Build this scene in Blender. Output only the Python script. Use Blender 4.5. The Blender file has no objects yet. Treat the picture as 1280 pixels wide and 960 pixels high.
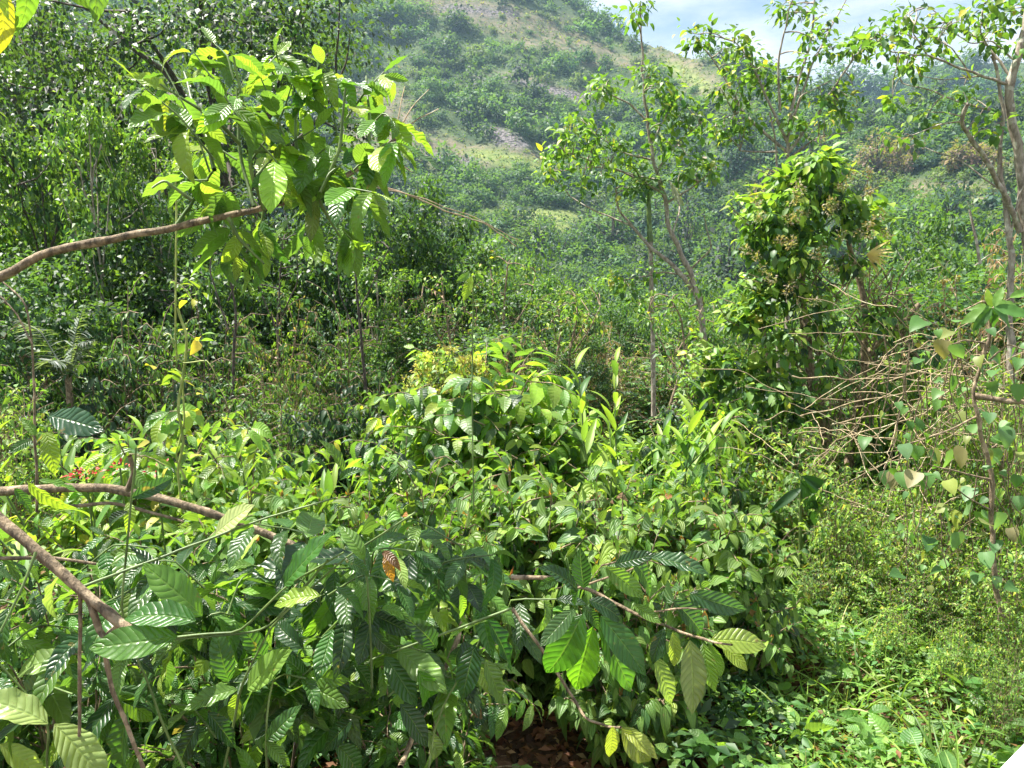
import bpy, math, random
import numpy as np
R = math.radians
rng = np.random.default_rng(11)
random.seed(11)
scene = bpy.context.scene
col = scene.collection
# ------------------------------------------------------------------ camera numbers
FPX, CAMZ, PITCH = 949.0, 2.4, 7.8
def raydir(u, v):
    x = (np.asarray(u, float) - 640) / FPX; z = -(np.asarray(v, float) - 480) / FPX
    c, s = math.cos(R(PITCH)), math.sin(R(PITCH))
    return np.stack([x, c + z * s, -s + z * c], -1)
def P(u, v, d):
    r = raydir(u, v)
    return np.array([0, 0, CAMZ]) + r * (np.asarray(d, float) / r[..., 1])[..., None]
def nrm(a):
    return a / np.maximum(np.linalg.norm(a, axis=-1, keepdims=True), 1e-9)
def ss(a, b, x):
    t = np.clip((x - a) / (b - a), 0, 1); return t * t * (3 - 2 * t)
# ------------------------------------------------------------------ terrain
def snoise(x, y, s, seed=0):
    r = np.random.default_rng(seed); o = 0
    for k in range(7):
        a = r.uniform(0, 6.28); f = r.uniform(.6, 1.6) / s; p = r.uniform(0, 6.28)
        o = o + np.sin((x * math.cos(a) + y * math.sin(a)) * f * 6.28 + p + .7 * np.sin((y * math.cos(a) - x * math.sin(a)) * f * 4 + p))
    return o / 3.5
A1 = [-75, -40, -20, 0, 4, 7, 10, 13.6, 18, 25, 35, 75]
E1 = [20, 26, 26, 22.5, 20.0, 17.3, 16.1, 15.3, 13.6, 10.8, 10, 9]
R1 = [420, 520, 540, 520, 500, 480, 450, 420, 380, 330, 280, 280]
A2 = [-75, 0, 10, 14, 18, 22, 25, 28, 31, 34, 40, 75]
E2 = [10, 11.5, 13, 14.0, 13.2, 12.3, 12.4, 13.0, 12.8, 13.2, 13, 11]
def terrain(x, y):
    x = np.asarray(x, float); y = np.asarray(y, float)
    r = np.hypot(x, y); az = np.degrees(np.arctan2(x, y))
    flat = ss(5.5, 60, r)
    z = -12 * flat - 1.3 * ss(6, 12, r) * ss(3, -6, x) * (1 - ss(30, 60, r)) + .05 * snoise(x, y, 2.5, 3) * ss(1.5, 4, r)
    side = ss(100, 78, np.abs(az))
    e1 = np.interp(az, A1, E1); r1 = np.interp(az, A1, R1)
    em = -10.0
    t = np.clip((r - 68) / (r1 - 68), 0, 1)
    el = em + (e1 - em) * t ** .9
    z1 = CAMZ + np.minimum(r, r1) * np.tan(np.radians(el)) - np.maximum(r - r1, 0) * .45
    z1 = z1 + snoise(x, y, 60, 5) * 2.6 * ss(80, 200, r) + snoise(x, y, 24, 6) * .9 * ss(80, 200, r)
    e2 = np.interp(az, A2, E2)
    t2 = np.clip((r - 300) / 450, 0, 1)
    z2 = CAMZ + np.minimum(r, 760) * np.tan(np.radians(-12 + (e2 + 12) * t2 ** .9)) - np.maximum(r - 760, 0) * .3 + snoise(x, y, 110, 8) * 5 * ss(300, 500, r)
    zz = np.maximum(np.maximum(z1, z2), -40)
    m = ss(66, 74, r) * side
    return z * (1 - m) + np.maximum(zz, z) * m
def tz(x, y): return float(terrain(x, y))
# ------------------------------------------------------------------ materials
def new_mat(name):
    m = bpy.data.materials.new(name); m.use_nodes = True; nt = m.node_tree
    for n in list(nt.nodes): nt.nodes.remove(n)
    out = nt.nodes.new('ShaderNodeOutputMaterial'); return m, nt, out
def N(nt, t, **k):
    n = nt.nodes.new('ShaderNode' + t)
    for a, b in k.items(): setattr(n, a, b)
    return n
def math_(nt, op, a, b=None, c=None):
    n = N(nt, 'Math', operation=op)
    for i, x in enumerate((a, b, c)):
        if x is None: continue
        if isinstance(x, (int, float)): n.inputs[i].default_value = x
        else: nt.links.new(x, n.inputs[i])
    return n.outputs[0]
def leaf_mat(name, trans=.42, rough=.42, ribs=0, ribk=.16, rib_h=.004, par=False, spec=.5, vein=.5, blotch=.0, sheen=1.0):
    m, nt, out = new_mat(name); L = nt.links.new
    at = N(nt, 'Attribute', attribute_name='tint')
    hs = N(nt, 'HueSaturation'); L(at.outputs['Color'], hs.inputs['Color'])
    tc = N(nt, 'TexCoord'); no = N(nt, 'TexNoise'); no.inputs['Scale'].default_value = 14 if ribs else 5
    no.inputs['Detail'].default_value = 3; L(tc.outputs['Object'], no.inputs['Vector'])
    mr = N(nt, 'MapRange'); L(no.outputs['Fac'], mr.inputs['Value']); mr.inputs['From Min'].default_value = .3; mr.inputs['From Max'].default_value = .7
    mr.inputs['To Min'].default_value = .78; mr.inputs['To Max'].default_value = 1.22; L(mr.outputs[0], hs.inputs['Value'])
    base = hs.outputs['Color']
    if ribs or par:
        nb = N(nt, 'TexNoise'); nb.inputs['Scale'].default_value = 34; nb.inputs['Detail'].default_value = 4; L(tc.outputs['Object'], nb.inputs['Vector'])
        rb_ = N(nt, 'MapRange'); L(nb.outputs['Fac'], rb_.inputs['Value']); rb_.inputs['From Min'].default_value = .68; rb_.inputs['From Max'].default_value = .74; rb_.inputs['To Max'].default_value = .8
        bm_ = N(nt, 'MixRGB'); L(rb_.outputs[0], bm_.inputs['Fac']); L(base, bm_.inputs['Color1']); bm_.inputs['Color2'].default_value = (.20, .15, .05, 1); base = bm_.outputs[0]
    bump = None
    if ribs or par:
        uv = N(nt, 'UVMap'); uv.uv_map = 'leafuv'; sp = N(nt, 'SeparateXYZ'); L(uv.outputs[0], sp.inputs[0])
        s = math_(nt, 'ABSOLUTE', math_(nt, 'MULTIPLY_ADD', sp.outputs[0], 2.0, -1.0)); t = sp.outputs[1]
        if par:
            w = math_(nt, 'ABSOLUTE', math_(nt, 'SINE', math_(nt, 'MULTIPLY', s, math.pi * 2.5)))
        else:
            ph = math_(nt, 'SUBTRACT', t, math_(nt, 'MULTIPLY', math_(nt, 'POWER', s, 1.25), ribk))
            w = math_(nt, 'ABSOLUTE', math_(nt, 'SINE', math_(nt, 'MULTIPLY', ph, math.pi * ribs)))
        hgt = math_(nt, 'POWER', w, .75)
        mid = math_(nt, 'MINIMUM', math_(nt, 'MULTIPLY', s, 9.0), 1.0)
        hgt2 = math_(nt, 'MULTIPLY', hgt, mid)
        b = N(nt, 'Bump'); b.inputs['Strength'].default_value = 1.0; b.inputs['Distance'].default_value = rib_h
        n2 = N(nt, 'TexNoise'); n2.inputs['Scale'].default_value = 90; L(tc.outputs['Object'], n2.inputs['Vector'])
        n3 = N(nt, 'TexNoise'); n3.inputs['Scale'].default_value = 5; L(tc.outputs['Object'], n3.inputs['Vector']); r3 = N(nt, 'MapRange'); L(n3.outputs['Fac'], r3.inputs['Value']); r3.inputs['From Min'].default_value = .35; r3.inputs['From Max'].default_value = .65; r3.inputs['To Min'].default_value = .5; r3.inputs['To Max'].default_value = 1.1
        L(math_(nt, 'ADD', math_(nt, 'MULTIPLY', hgt2, r3.outputs[0]), math_(nt, 'MULTIPLY', n2.outputs['Fac'], .25)), b.inputs['Height']); bump = b.outputs[0]
        mx = N(nt, 'MixRGB'); mx.inputs['Color2'].default_value = (.25, .36, .09, 1)
        vm = math_(nt, 'SUBTRACT', 1.0, math_(nt, 'MINIMUM', math_(nt, 'MULTIPLY', w, 4.0), 1.0))
        mm = math_(nt, 'SUBTRACT', 1.0, math_(nt, 'MINIMUM', math_(nt, 'MULTIPLY', s, 16.0), 1.0))
        L(math_(nt, 'MULTIPLY', math_(nt, 'MAXIMUM', math_(nt, 'MULTIPLY', vm, .35), mm), vein), mx.inputs['Fac'])
        L(base, mx.inputs['Color1']); base = mx.outputs[0]
    # paler underside
    geo = N(nt, 'NewGeometry'); und = N(nt, 'MixRGB'); und.inputs['Color2'].default_value = (.12, .2, .07, 1)
    L(math_(nt, 'MULTIPLY', geo.outputs['Backfacing'], .35), und.inputs['Fac']); L(base, und.inputs['Color1']); base = und.outputs[0]
    pr = N(nt, 'BsdfPrincipled'); L(base, pr.inputs['Base Color'])
    pr.inputs['Specular IOR Level'].default_value = spec
    rr = N(nt, 'MapRange'); L(no.outputs['Fac'], rr.inputs['Value']); rr.inputs['To Min'].default_value = rough - .08; rr.inputs['To Max'].default_value = rough + .12
    rb = math_(nt, 'ADD', rr.outputs[0], math_(nt, 'MULTIPLY', geo.outputs['Backfacing'], .25)); L(rb, pr.inputs['Roughness'])
    tr = N(nt, 'BsdfTranslucent'); g = N(nt, 'MixRGB', blend_type='MULTIPLY'); g.inputs['Fac'].default_value = 1
    g.inputs['Color2'].default_value = (3.0, 3.0, .9, 1); L(base, g.inputs['Color1']); L(g.outputs[0], tr.inputs['Color'])
    mix = N(nt, 'MixShader'); mix.inputs[0].default_value = trans; L(pr.outputs[0], mix.inputs[1]); L(tr.outputs[0], mix.inputs[2])
    if bump: L(bump, pr.inputs['Normal']); L(bump, tr.inputs['Normal'])
    L(mix.outputs[0], out.inputs['Surface']); return m
def bark_mat(name, c1, c2, scale=30, rough=.85, bump=.006):
    m, nt, out = new_mat(name); L = nt.links.new
    tc = N(nt, 'TexCoord'); mp = N(nt, 'Mapping'); mp.inputs['Scale'].default_value = (1, 1, .35); L(tc.outputs['Object'], mp.inputs[0])
    no = N(nt, 'TexNoise'); no.inputs['Scale'].default_value = scale; no.inputs['Detail'].default_value = 6; no.inputs['Roughness'].default_value = .65; L(mp.outputs[0], no.inputs['Vector'])
    cr = N(nt, 'ValToRGB'); cr.color_ramp.elements[0].color = (*c1, 1); cr.color_ramp.elements[1].color = (*c2, 1)
    cr.color_ramp.elements[0].position = .35; cr.color_ramp.elements[1].position = .65
    L(no.outputs['Fac'], cr.inputs[0]); pr = N(nt, 'BsdfPrincipled'); L(cr.outputs[0], pr.inputs['Base Color']); pr.inputs['Roughness'].default_value = rough
    n4 = N(nt, 'TexNoise'); n4.inputs['Scale'].default_value = scale * .45; n4.inputs['Detail'].default_value = 5; L(tc.outputs['Object'], n4.inputs['Vector']); r4 = N(nt, 'MapRange'); L(n4.outputs['Fac'], r4.inputs['Value']); r4.inputs['From Min'].default_value = .56; r4.inputs['From Max'].default_value = .62; r4.inputs['To Max'].default_value = .55
    li = N(nt, 'MixRGB'); L(r4.outputs[0], li.inputs['Fac']); L(cr.outputs[0], li.inputs['Color1']); li.inputs['Color2'].default_value = tuple(min(.6, a * 1.5 + .05) for a in c2) + (1,); L(li.outputs[0], pr.inputs['Base Color'])
    b = N(nt, 'Bump'); b.inputs['Distance'].default_value = bump; L(no.outputs['Fac'], b.inputs['Height']); L(b.outputs[0], pr.inputs['Normal'])
    L(pr.outputs[0], out.inputs['Surface']); return m
M = {}
M['coffee'] = leaf_mat('coffee_leaf', .36, .34, ribs=10, rib_h=.0030, vein=.28, spec=.55)
M['broad'] = leaf_mat('broad_leaf', .42, .42, ribs=7, rib_h=.002, vein=.3)
M['velvet'] = leaf_mat('quilted_leaf', .30, .5, par=True, rib_h=.003, vein=.35, spec=.6)
M['leaf'] = leaf_mat('foliage', .30, .48, spec=.38)
M['shiny'] = leaf_mat('shiny_foliage', .28, .46, spec=.32)
M['far'] = leaf_mat('far_foliage', .3, .6, spec=.3)
M['dry'] = leaf_mat('dry_foliage', .25, .8, spec=.2)
M['bark'] = bark_mat('bark_brown', (.075, .055, .035), (.31, .23, .14), 48, .85, .016)
M['pale_bark'] = bark_mat('bark_pale', (.14, .11, .085), (.42, .36, .29), 26, .85, .012)
M['dark_bark'] = bark_mat('bark_dark', (.03, .025, .02), (.10, .08, .06))
M['green_stem'] = bark_mat('green_stem', (.05, .09, .02), (.13, .2, .05), 12, .5)
M['dry_twig'] = bark_mat('dry_twig', (.2, .14, .08), (.5, .38, .25), 20)
# ------------------------------------------------------------------ mesh collector
class Geo:
    def __init__(s): s.V, s.C, s.U, s.Q, s.QM, s.T, s.TM, s.n = [], [], [], [], [], [], [], 0
    def add(s, v, q=None, t=None, mat=0, c=None, uv=None):
        v = np.asarray(v, np.float32).reshape(-1, 3); k = len(v)
        s.V.append(v)
        c = np.full((k, 3), .1, np.float32) if c is None else np.broadcast_to(np.asarray(c, np.float32), (k, 3)); s.C.append(c)
        s.U.append(np.zeros((k, 2), np.float32) if uv is None else np.asarray(uv, np.float32))
        if q is not None and len(q): s.Q.append(np.asarray(q, np.int32) + s.n); s.QM.append(np.full(len(q), mat, np.int32))
        if t is not None and len(t): s.T.append(np.asarray(t, np.int32) + s.n); s.TM.append(np.full(len(t), mat, np.int32))
        s.n += k
    def mesh(s, name, mats, smooth=True):
        V = np.concatenate(s.V); C = np.concatenate(s.C); U = np.concatenate(s.U)
        Q = np.concatenate(s.Q) if s.Q else np.zeros((0, 4), np.int32); T = np.concatenate(s.T) if s.T else np.zeros((0, 3), np.int32)
        MI = np.concatenate(s.QM + s.TM); nq, ntr = len(Q), len(T)
        me = bpy.data.meshes.new(name); me.vertices.add(len(V)); me.vertices.foreach_set('co', V.ravel())
        vi = np.concatenate([Q.ravel(), T.ravel()]).astype(np.int32)
        me.loops.add(len(vi)); me.loops.foreach_set('vertex_index', vi)
        me.polygons.add(nq + ntr)
        me.polygons.foreach_set('loop_start', np.concatenate([np.arange(nq) * 4, nq * 4 + np.arange(ntr) * 3]).astype(np.int32))
        for m in mats: me.materials.append(M[m] if isinstance(m, str) else m)
        me.polygons.foreach_set('material_index', MI)
        me.polygons.foreach_set('use_smooth', np.full(nq + ntr, smooth))
        uvl = me.uv_layers.new(name='leafuv'); uvl.data.foreach_set('uv', U[vi].ravel())
        ca = me.color_attributes.new('tint', 'FLOAT_COLOR', 'POINT')
        ca.data.foreach_set('color', np.concatenate([C, np.ones((len(C), 1), np.float32)], 1).ravel().astype(np.float32))
        me.update(calc_edges=True); me.validate(); return me
    def obj(s, name, mats, parent=None, loc=None, smooth=True):
        o = bpy.data.objects.new(name, s.mesh(name, mats, smooth)); col.objects.link(o)
        if parent: o.parent = parent
        if loc is not None: o.location = loc
        return o
def tag(o, label=None, cat=None, group=None, kind=None):
    if label: o['label'] = label
    if cat: o['category'] = cat
    if group: o['group'] = group
    if kind: o['kind'] = kind
    return o
def thing(name, label, cat, loc=(0, 0, 0), group=None, rz=0):
    o = bpy.data.objects.new(name, None); col.objects.link(o); o.location = [float(a) for a in loc]; o.rotation_euler = (0, 0, rz)
    o.empty_display_size = .2
    return tag(o, label, cat, group)
def part(name, me, parent):
    o = bpy.data.objects.new(name, me); col.objects.link(o); o.parent = parent; return o
def tube(g, pts, rad, mat=0, sides=6, c=(.1, .1, .1), wob=0.):
    pts = np.asarray(pts, float); n = len(pts); rad = np.broadcast_to(np.asarray(rad, float), (n,))
    T = nrm(np.gradient(pts, axis=0)); ref = np.array([0, 0, 1.]) if abs(T[:, 2]).mean() < .8 else np.array([1., 0, 0])
    A = nrm(np.cross(T, ref)); B = np.cross(T, A)
    a = np.arange(sides) * 2 * math.pi / sides
    rr = rad[:, None] * (1 + wob * rng.uniform(-1, 1, (n, sides)))
    v = pts[:, None] + (A[:, None] * np.cos(a)[None, :, None] + B[:, None] * np.sin(a)[None, :, None]) * rr[..., None]
    i = np.arange(n - 1)[:, None] * sides; j = np.arange(sides)[None]; k = (j + 1) % sides
    q = np.stack([i + j, i + k, i + sides + k, i + sides + j], -1).reshape(-1, 4)
    g.add(v.reshape(-1, 3), q, mat=mat, c=c)
def smooth_path(pts, n=12, wig=0.0):
    pts = np.asarray(pts, float); m = len(pts)
    if m == 2: q = pts[0] + (pts[1] - pts[0]) * np.linspace(0, 1, n)[:, None]
    else:
        d = np.concatenate([[0], np.cumsum(np.linalg.norm(np.diff(pts, axis=0), axis=1))]); t = np.linspace(0, d[-1], n)
        # catmull-like: linear interpolation smoothed
        f = np.linspace(0, d[-1], n * 6); q = np.stack([np.interp(f, d, pts[:, k]) for k in range(3)], 1)
        w = max(3, n * 6 // (m * 2)) | 1; pad = w // 2
        qq = np.concatenate([np.repeat(q[:1], pad, 0) - (np.arange(pad, 0, -1)[:, None]) * (q[1] - q[0]), q, np.repeat(q[-1:], pad, 0) + np.arange(1, pad + 1)[:, None] * (q[-1] - q[-2])])
        ker = np.ones(w) / w; q = np.stack([np.convolve(qq[:, k], ker, 'valid') for k in range(3)], 1)
        q = q[np.linspace(0, len(q) - 1, n).astype(int)]
    if wig:
        L = np.linalg.norm(q[-1] - q[0]); w = rng.normal(0, wig * L, (n, 3)); w[0] = w[-1] = 0
        w[1:-1] = (w[:-2] + w[1:-1] * 2 + w[2:]) / 4; q = q + w
    return q
# ------------------------------------------------------------------ leaves
def leaf_tpl(nx, ny, wfun, ratio, droop, fold, wave=0., twist=0., seed=0, side=0.):
    r = np.random.default_rng(seed)
    s = np.linspace(-1, 1, nx + 1); t = np.linspace(0, 1, ny + 1)
    S, T = np.meshgrid(s, t); w = wfun(T) * ratio / 2
    ph = droop * T; # bend along the length: arc
    y = np.where(abs(droop) > 1e-3, np.sin(ph) / (droop if abs(droop) > 1e-3 else 1), T); z = -(1 - np.cos(ph)) / (droop if abs(droop) > 1e-3 else 1)
    x = S * w; z = z + fold * np.abs(S) * w
    z = z + wave * ratio * .5 * np.abs(S) ** 2 * np.sin(T * 6.28 * 3.5 + r.uniform(0, 6) + (S > 0) * 1.7) * np.sin(np.pi * T)
    a = twist * T; x2 = x * np.cos(a) - z * np.sin(a) * .3; z2 = z + x * np.sin(a)
    v = np.stack([x2 + side * T * T, y, z2], -1).reshape(-1, 3)
    i = np.arange(ny)[:, None] * (nx + 1) + np.arange(nx)[None]
    q = np.stack([i, i + 1, i + nx + 2, i + nx + 1], -1).reshape(-1, 4)
    uv = np.stack([S * .5 + .5, T], -1).reshape(-1, 2)
    return v, q, uv
def w_coffee(t): return np.clip(np.sin(np.pi * np.clip(t, 0, 1) ** .92) ** .72 * (1 - .25 * ss(.75, 1, t)), .02, 1)
def w_ovate(t): return np.clip(np.sin(np.pi * t ** .68) ** .8, .03, 1)
def w_heart(t): return np.clip(np.sin(np.pi * (t * .93 + .07) ** .55) ** .8, .03, 1)
def w_lance(t): return np.clip(np.sin(np.pi * t ** .75) ** .9, .02, 1)
def w_blade(t): return np.clip((1 - t) ** .6, .02, 1)
def set_(f, nx, ny, ratio, droops, fold, wave=0., tw=.3): return [leaf_tpl(nx, ny, f, ratio, d, fold, wave, random.uniform(-tw, tw), i) for i, d in enumerate(droops)]
T_COF = [leaf_tpl(6, 14, w_coffee, ra, dr, fo, wa, tw_, i, sd_) for i, (ra, dr, fo, wa, tw_, sd_) in enumerate([(.38, .2, .2, .10, .1, .05), (.35, .55, .35, .16, -.2, -.08), (.40, .8, .15, .12, .3, .1), (.33, 1.2, .5, .2, -.3, 0), (.37, .5, .25, .22, .5, -.12), (.42, .3, .1, .14, -.4, .04), (.31, 1.6, .6, .1, .2, .1)])]
T_COF2 = set_(w_coffee, 4, 6, .42, (.3, .7, 1.1), .3, .05)
T_VEL = set_(w_ovate, 4, 7, .64, (.2, .5, .8), .3, .04)
T_OV = set_(w_ovate, 2, 4, .55, (.2, .6, .9), .3)
T_HE = set_(w_heart, 4, 6, .85, (.3, .7), .25, .05)
T_LA = set_(w_lance, 2, 6, .16, (.5, 1.0, 1.4), .5)
T_GR = set_(w_blade, 2, 5, .05, (.7, 1.2, 1.8), .5)
T_SM = set_(w_ovate, 2, 2, .5, (.3, .8), .35)
def diamond(r=.5, f=.15): return (np.array([[0, 0, 0], [-r / 2, .45, f], [0, .5, 0], [r / 2, .45, f], [0, 1, -.08]]), None, np.zeros((5, 2)), np.array([[0, 2, 1], [0, 3, 2], [1, 2, 4], [2, 3, 4]]))
T_D = [(np.array([[0, 0, 0], [-.27, .45, .1], [.27, .45, .1], [0, 1, -.1]], float), np.array([[0, 2, 3, 1]]), np.zeros((4, 2)))]
def leaves(g, pos, d, up, L, cols, tpl, mat=0):
    n = len(pos); pos = np.asarray(pos, float)
    d = nrm(np.asarray(d, float)); x = nrm(np.cross(d, up)); z = np.cross(x, d)
    L = np.broadcast_to(np.asarray(L, float), (n,)); which = rng.integers(0, len(tpl), n)
    for k, tp in enumerate(tpl):
        m = np.where(which == k)[0]
        if not len(m): continue
        v, q, uv = tp; nv = len(v)
        B = np.stack([x[m], d[m], z[m]], 1) * L[m][:, None, None]
        W = np.einsum('vk,nkc->nvc', v, B) + pos[m][:, None]
        Q = (q[None] + np.arange(len(m))[:, None, None] * nv).reshape(-1, 4)
        g.add(W.reshape(-1, 3), Q, mat=mat, c=np.repeat(cols[m], nv, 0), uv=np.tile(uv, (len(m), 1)))
def pal(n, spec, j=.12):
    w = np.array([a[0] for a in spec], float); w /= w.sum(); cs = np.array([a[1] for a in spec])
    c = cs[rng.choice(len(cs), n, p=w)]
    return (c * (1 + rng.normal(0, j, (n, 1))) * (1 + rng.normal(0, j * .4, (n, 3)))).clip(.004, .9)
DG, MG, LG, YG, YE = (.018, .052, .016), (.042, .108, .024), (.10, .195, .034), (.20, .30, .04), (.38, .36, .05)
BR, TAN = (.16, .09, .04), (.34, .24, .13)
PAL_COF = [(5, DG), (6, MG), (2.2, LG), (.5, YG), (.06, YE), (.08, BR)]
PAL_COFY = [(1, MG), (4, LG), (4, YG), (.5, YE)]
PAL_MIX = [(3, MG), (4, LG), (2, YG), (.12, YE), (.15, BR)]
PAL_BR = [(1, MG), (5, LG), (4, YG), (.4, YE)]
PAL_DK = [(5, DG), (4, MG), (1, LG), (.1, YG)]
PAL_DRY = [(4, BR), (4, TAN), (2, (.2, .16, .1)), (1, LG)]
rv = lambda n, s=1.: rng.normal(0, s, (n, 3))
UP = np.array([0, 0, 1.])
def twig_leaves(S, path, L, n, droop=.4, spread=.9, deca=False, t0=.15, pet=.06, jit=.18):
    """append leaves in opposite pairs along a twig to the store S (pos,dir,up,len)"""
    m = len(path); T = nrm(np.gradient(path, axis=0)); roll = random.uniform(0, 3)
    for i in range(n):
        f = t0 + (1 - t0) * (i + .5 * random.random()) / max(n - .5, 1); f = min(f, 1); k = f * (m - 1); a = int(k); b = min(a + 1, m - 1)
        p = path[a] + (path[b] - path[a]) * (k - a); t = T[a]
        side = np.cross(t, UP); ln = np.linalg.norm(side)
        side = side / ln if ln > .2 else np.array([1., 0, 0])
        if deca or ln < .3:
            ang = roll + i * 1.57; o = np.cross(t, side); side = side * math.cos(ang) + o * math.sin(ang)
        for sg in (-1, 1):
            if random.random() < .1: continue
            d = t * random.uniform(.25, .7) + side * sg * spread + np.array([0, 0, -droop * random.uniform(.5, 1.5)]) + rng.normal(0, jit, 3)
            d = d / np.linalg.norm(d); u = UP + t * .3 + rng.normal(0, .3, 3)
            S.append((p + d * pet * L, d, u, L * random.uniform(.65, 1.1) * (.75 + .25 * math.sin(3.1 * min(1, f + .15)))))
    d = nrm(T[-1] + rng.normal(0, .2, 3)); S.append((path[-1], d, UP + rng.normal(0, .4, 3), L * .5))
def flush(g, S, pals, tpl, mat=0, j=.14, cols=None):
    p, d, u, L = (np.array([s[i] for s in S]) for i in range(4))
    leaves(g, p, d, u, L, pal(len(S), pals, j) if cols is None else cols, tpl, mat)
def bush(h, r, stems, twigs, L, nl, tpl, pals, leafmat, barkmat='bark', droop=.4, spread=.9, seed=1, squash=.85, stem_r=.014, inner=.15, lift=.2, deca=False, tips=None):
    global rng; rng = np.random.default_rng(seed); random.seed(seed)
    gs, gl, S = Geo(), Geo(), []
    lob = random.uniform(0, 6)
    for i in range(stems):
        a = i * 2.4 + random.uniform(-.4, .4); q = math.sqrt((i + .3) / stems); rad = r * .82 * q * (1 + .18 * math.sin(3 * a + lob))
        e = np.array([math.cos(a) * rad, math.sin(a) * rad, h * math.sqrt(max(1 - squash * q * q, .05)) * random.uniform(.72, 1.0)])
        b = np.array([math.cos(a), math.sin(a), 0]) * rad * .35 * random.random()
        mid = b * .45 + e * np.array([.55, .55, .6]) + np.array([0, 0, h * .12])
        pth = smooth_path([b - [0, 0, .08], mid, e], 9, .02); tube(gs, pth, np.linspace(stem_r, stem_r * .35, 9), sides=5)
        for k in range(twigs):
            f = inner + (1 - inner) * (k + random.random()) / twigs; kk = f * 8; ia = int(min(kk, 7)); p0 = pth[ia] + (pth[ia + 1] - pth[ia]) * (kk - ia)
            aa = a + random.uniform(-2.0, 2.0); ln = r * random.uniform(.22, .45)
            p1 = p0 + np.array([math.cos(aa) * ln, math.sin(aa) * ln, ln * random.uniform(lift - .5, lift + .5)])
            tp = smooth_path([p0, (p0 + p1) / 2 + [0, 0, ln * .12], p1], 5, .02); tube(gs, tp, np.linspace(stem_r * .4, stem_r * .15, 5), sides=4)
            twig_leaves(S, tp, L * random.uniform(.8, 1.15), nl, droop, spread, deca)
        twig_leaves(S, pth[5:], L, nl, droop, spread, True)
    flush(gl, S, pals, tpl)
    if tips:
        E = np.array([s[0] for s in S[nl * 2::nl * 2 + 1]]); E = E[E[:, 2] > h * .45]; E = E[rng.random(len(E)) < .35]; E = np.repeat(E, 5, 0); leaves(gl, E + rv(len(E), .008), rv(len(E), .6) + [0, 0, .9], rv(len(E), 1), L * rng.uniform(.15, .34, len(E)), pal(len(E), tips, .15), T_SM)
    return gs.mesh('stem', [barkmat]), gl.mesh('foliage', [leafmat])
def tree_mesh(h, cr, ch, nclump, per, L, pals, leafmat, barkmat='bark', trunk_r=.09, seed=1, lean=0., sparse=1.0, tpl=None, branch_w=.9, crown_z=None, clr=.36, up=1.0, nlimb=7):
    """a trunk with limbs to every leaf clump; crown of clumps with gaps"""
    global rng; rng = np.random.default_rng(seed); random.seed(seed)
    gt, gc = Geo(), Geo(); tpl = tpl or T_D
    cz = h - ch / 2 if crown_z is None else crown_z
    top = np.array([lean, 0, h - ch * .25]); tp = smooth_path([[0, 0, -.3], [lean * .2, .1, h * .35], [lean * .7, -.1, h * .7], top], 14, .01)
    tube(gt, tp, np.linspace(trunk_r, trunk_r * .25, 14), sides=8, wob=.08)
    lob = rng.uniform(0, 6.28, 3)
    C = []
    while len(C) < nclump:
        v = nrm(rng.normal(0, 1, 3)); q = rng.uniform(.25, 1) ** .45
        aa = math.atan2(v[1], v[0]); k = 1 + .22 * math.sin(3 * aa + lob[0]) + .18 * math.sin(5 * aa + lob[1] + v[2] * 3)
        p = v * q * k * np.array([cr, cr, ch / 2]);
        C.append(p + [lean * .8, 0, cz])
    C = np.array(C)
    limbs = []
    for k in range(nlimb):
        f = .38 + .55 * (k + .5) / nlimb; i = int(f * 13); aa = k * 2.4 + random.uniform(-.5, .5); p0 = tp[i]
        e = np.array([lean * .8, 0, cz]) + np.array([math.cos(aa) * cr * .6, math.sin(aa) * cr * .6, ch * (-.25 + .62 * (k + .5) / nlimb)])
        lp = smooth_path([p0, p0 * .6 + e * .4 + [0, 0, .05 * ch], e], 9, .03); limbs.append(lp)
        tube(gt, lp, np.linspace(trunk_r * .5 * branch_w, trunk_r * .14, 9), sides=6)
    LP = np.concatenate([l[2:] for l in limbs] + [tp[8:]])
    for c in C:
        dd = np.linalg.norm((LP - c) * [1, 1, 1.0], axis=1) + np.maximum(LP[:, 2] - c[2], 0) * 1.0; p0 = LP[dd.argmin()]
        bw = trunk_r * .16
        tube(gt, smooth_path([p0, p0 * .5 + c * .5 + [0, 0, -.02 * ch], c], 5, .05), np.linspace(bw, bw * .3, 5), sides=4)
    n = nclump * per; ci = np.repeat(np.arange(nclump), per)
    off = nrm(rng.normal(0, 1, (n, 3))) * (rng.uniform(0, 1, (n, 1)) ** .5) * (cr * clr * sparse) * np.repeat(rng.uniform(.55, 1.15, (nclump, 1)), per, 0); off[:, 2] *= .6
    pos = C[ci] + off
    d = nrm(off) * .7 + rv(n, .5) + [0, 0, -.25]; u = UP * up * .7 + nrm(off) * .5 + rv(n, .35) + nrm(pos - [lean * .8, 0, cz - ch * .2]) * .7
    cl = pal(n, pals, .15) * np.repeat(rng.uniform(.8, 1.2, (nclump, 1)), per, 0)
    leaves(gc, pos, d, u, L * rng.uniform(.6, 1.25, n), cl, tpl)
    return gt.mesh('trunk', [barkmat]), gc.mesh('crown', [leafmat])
EXPOSURE, HAZE = 1.74, 0.0002
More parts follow.
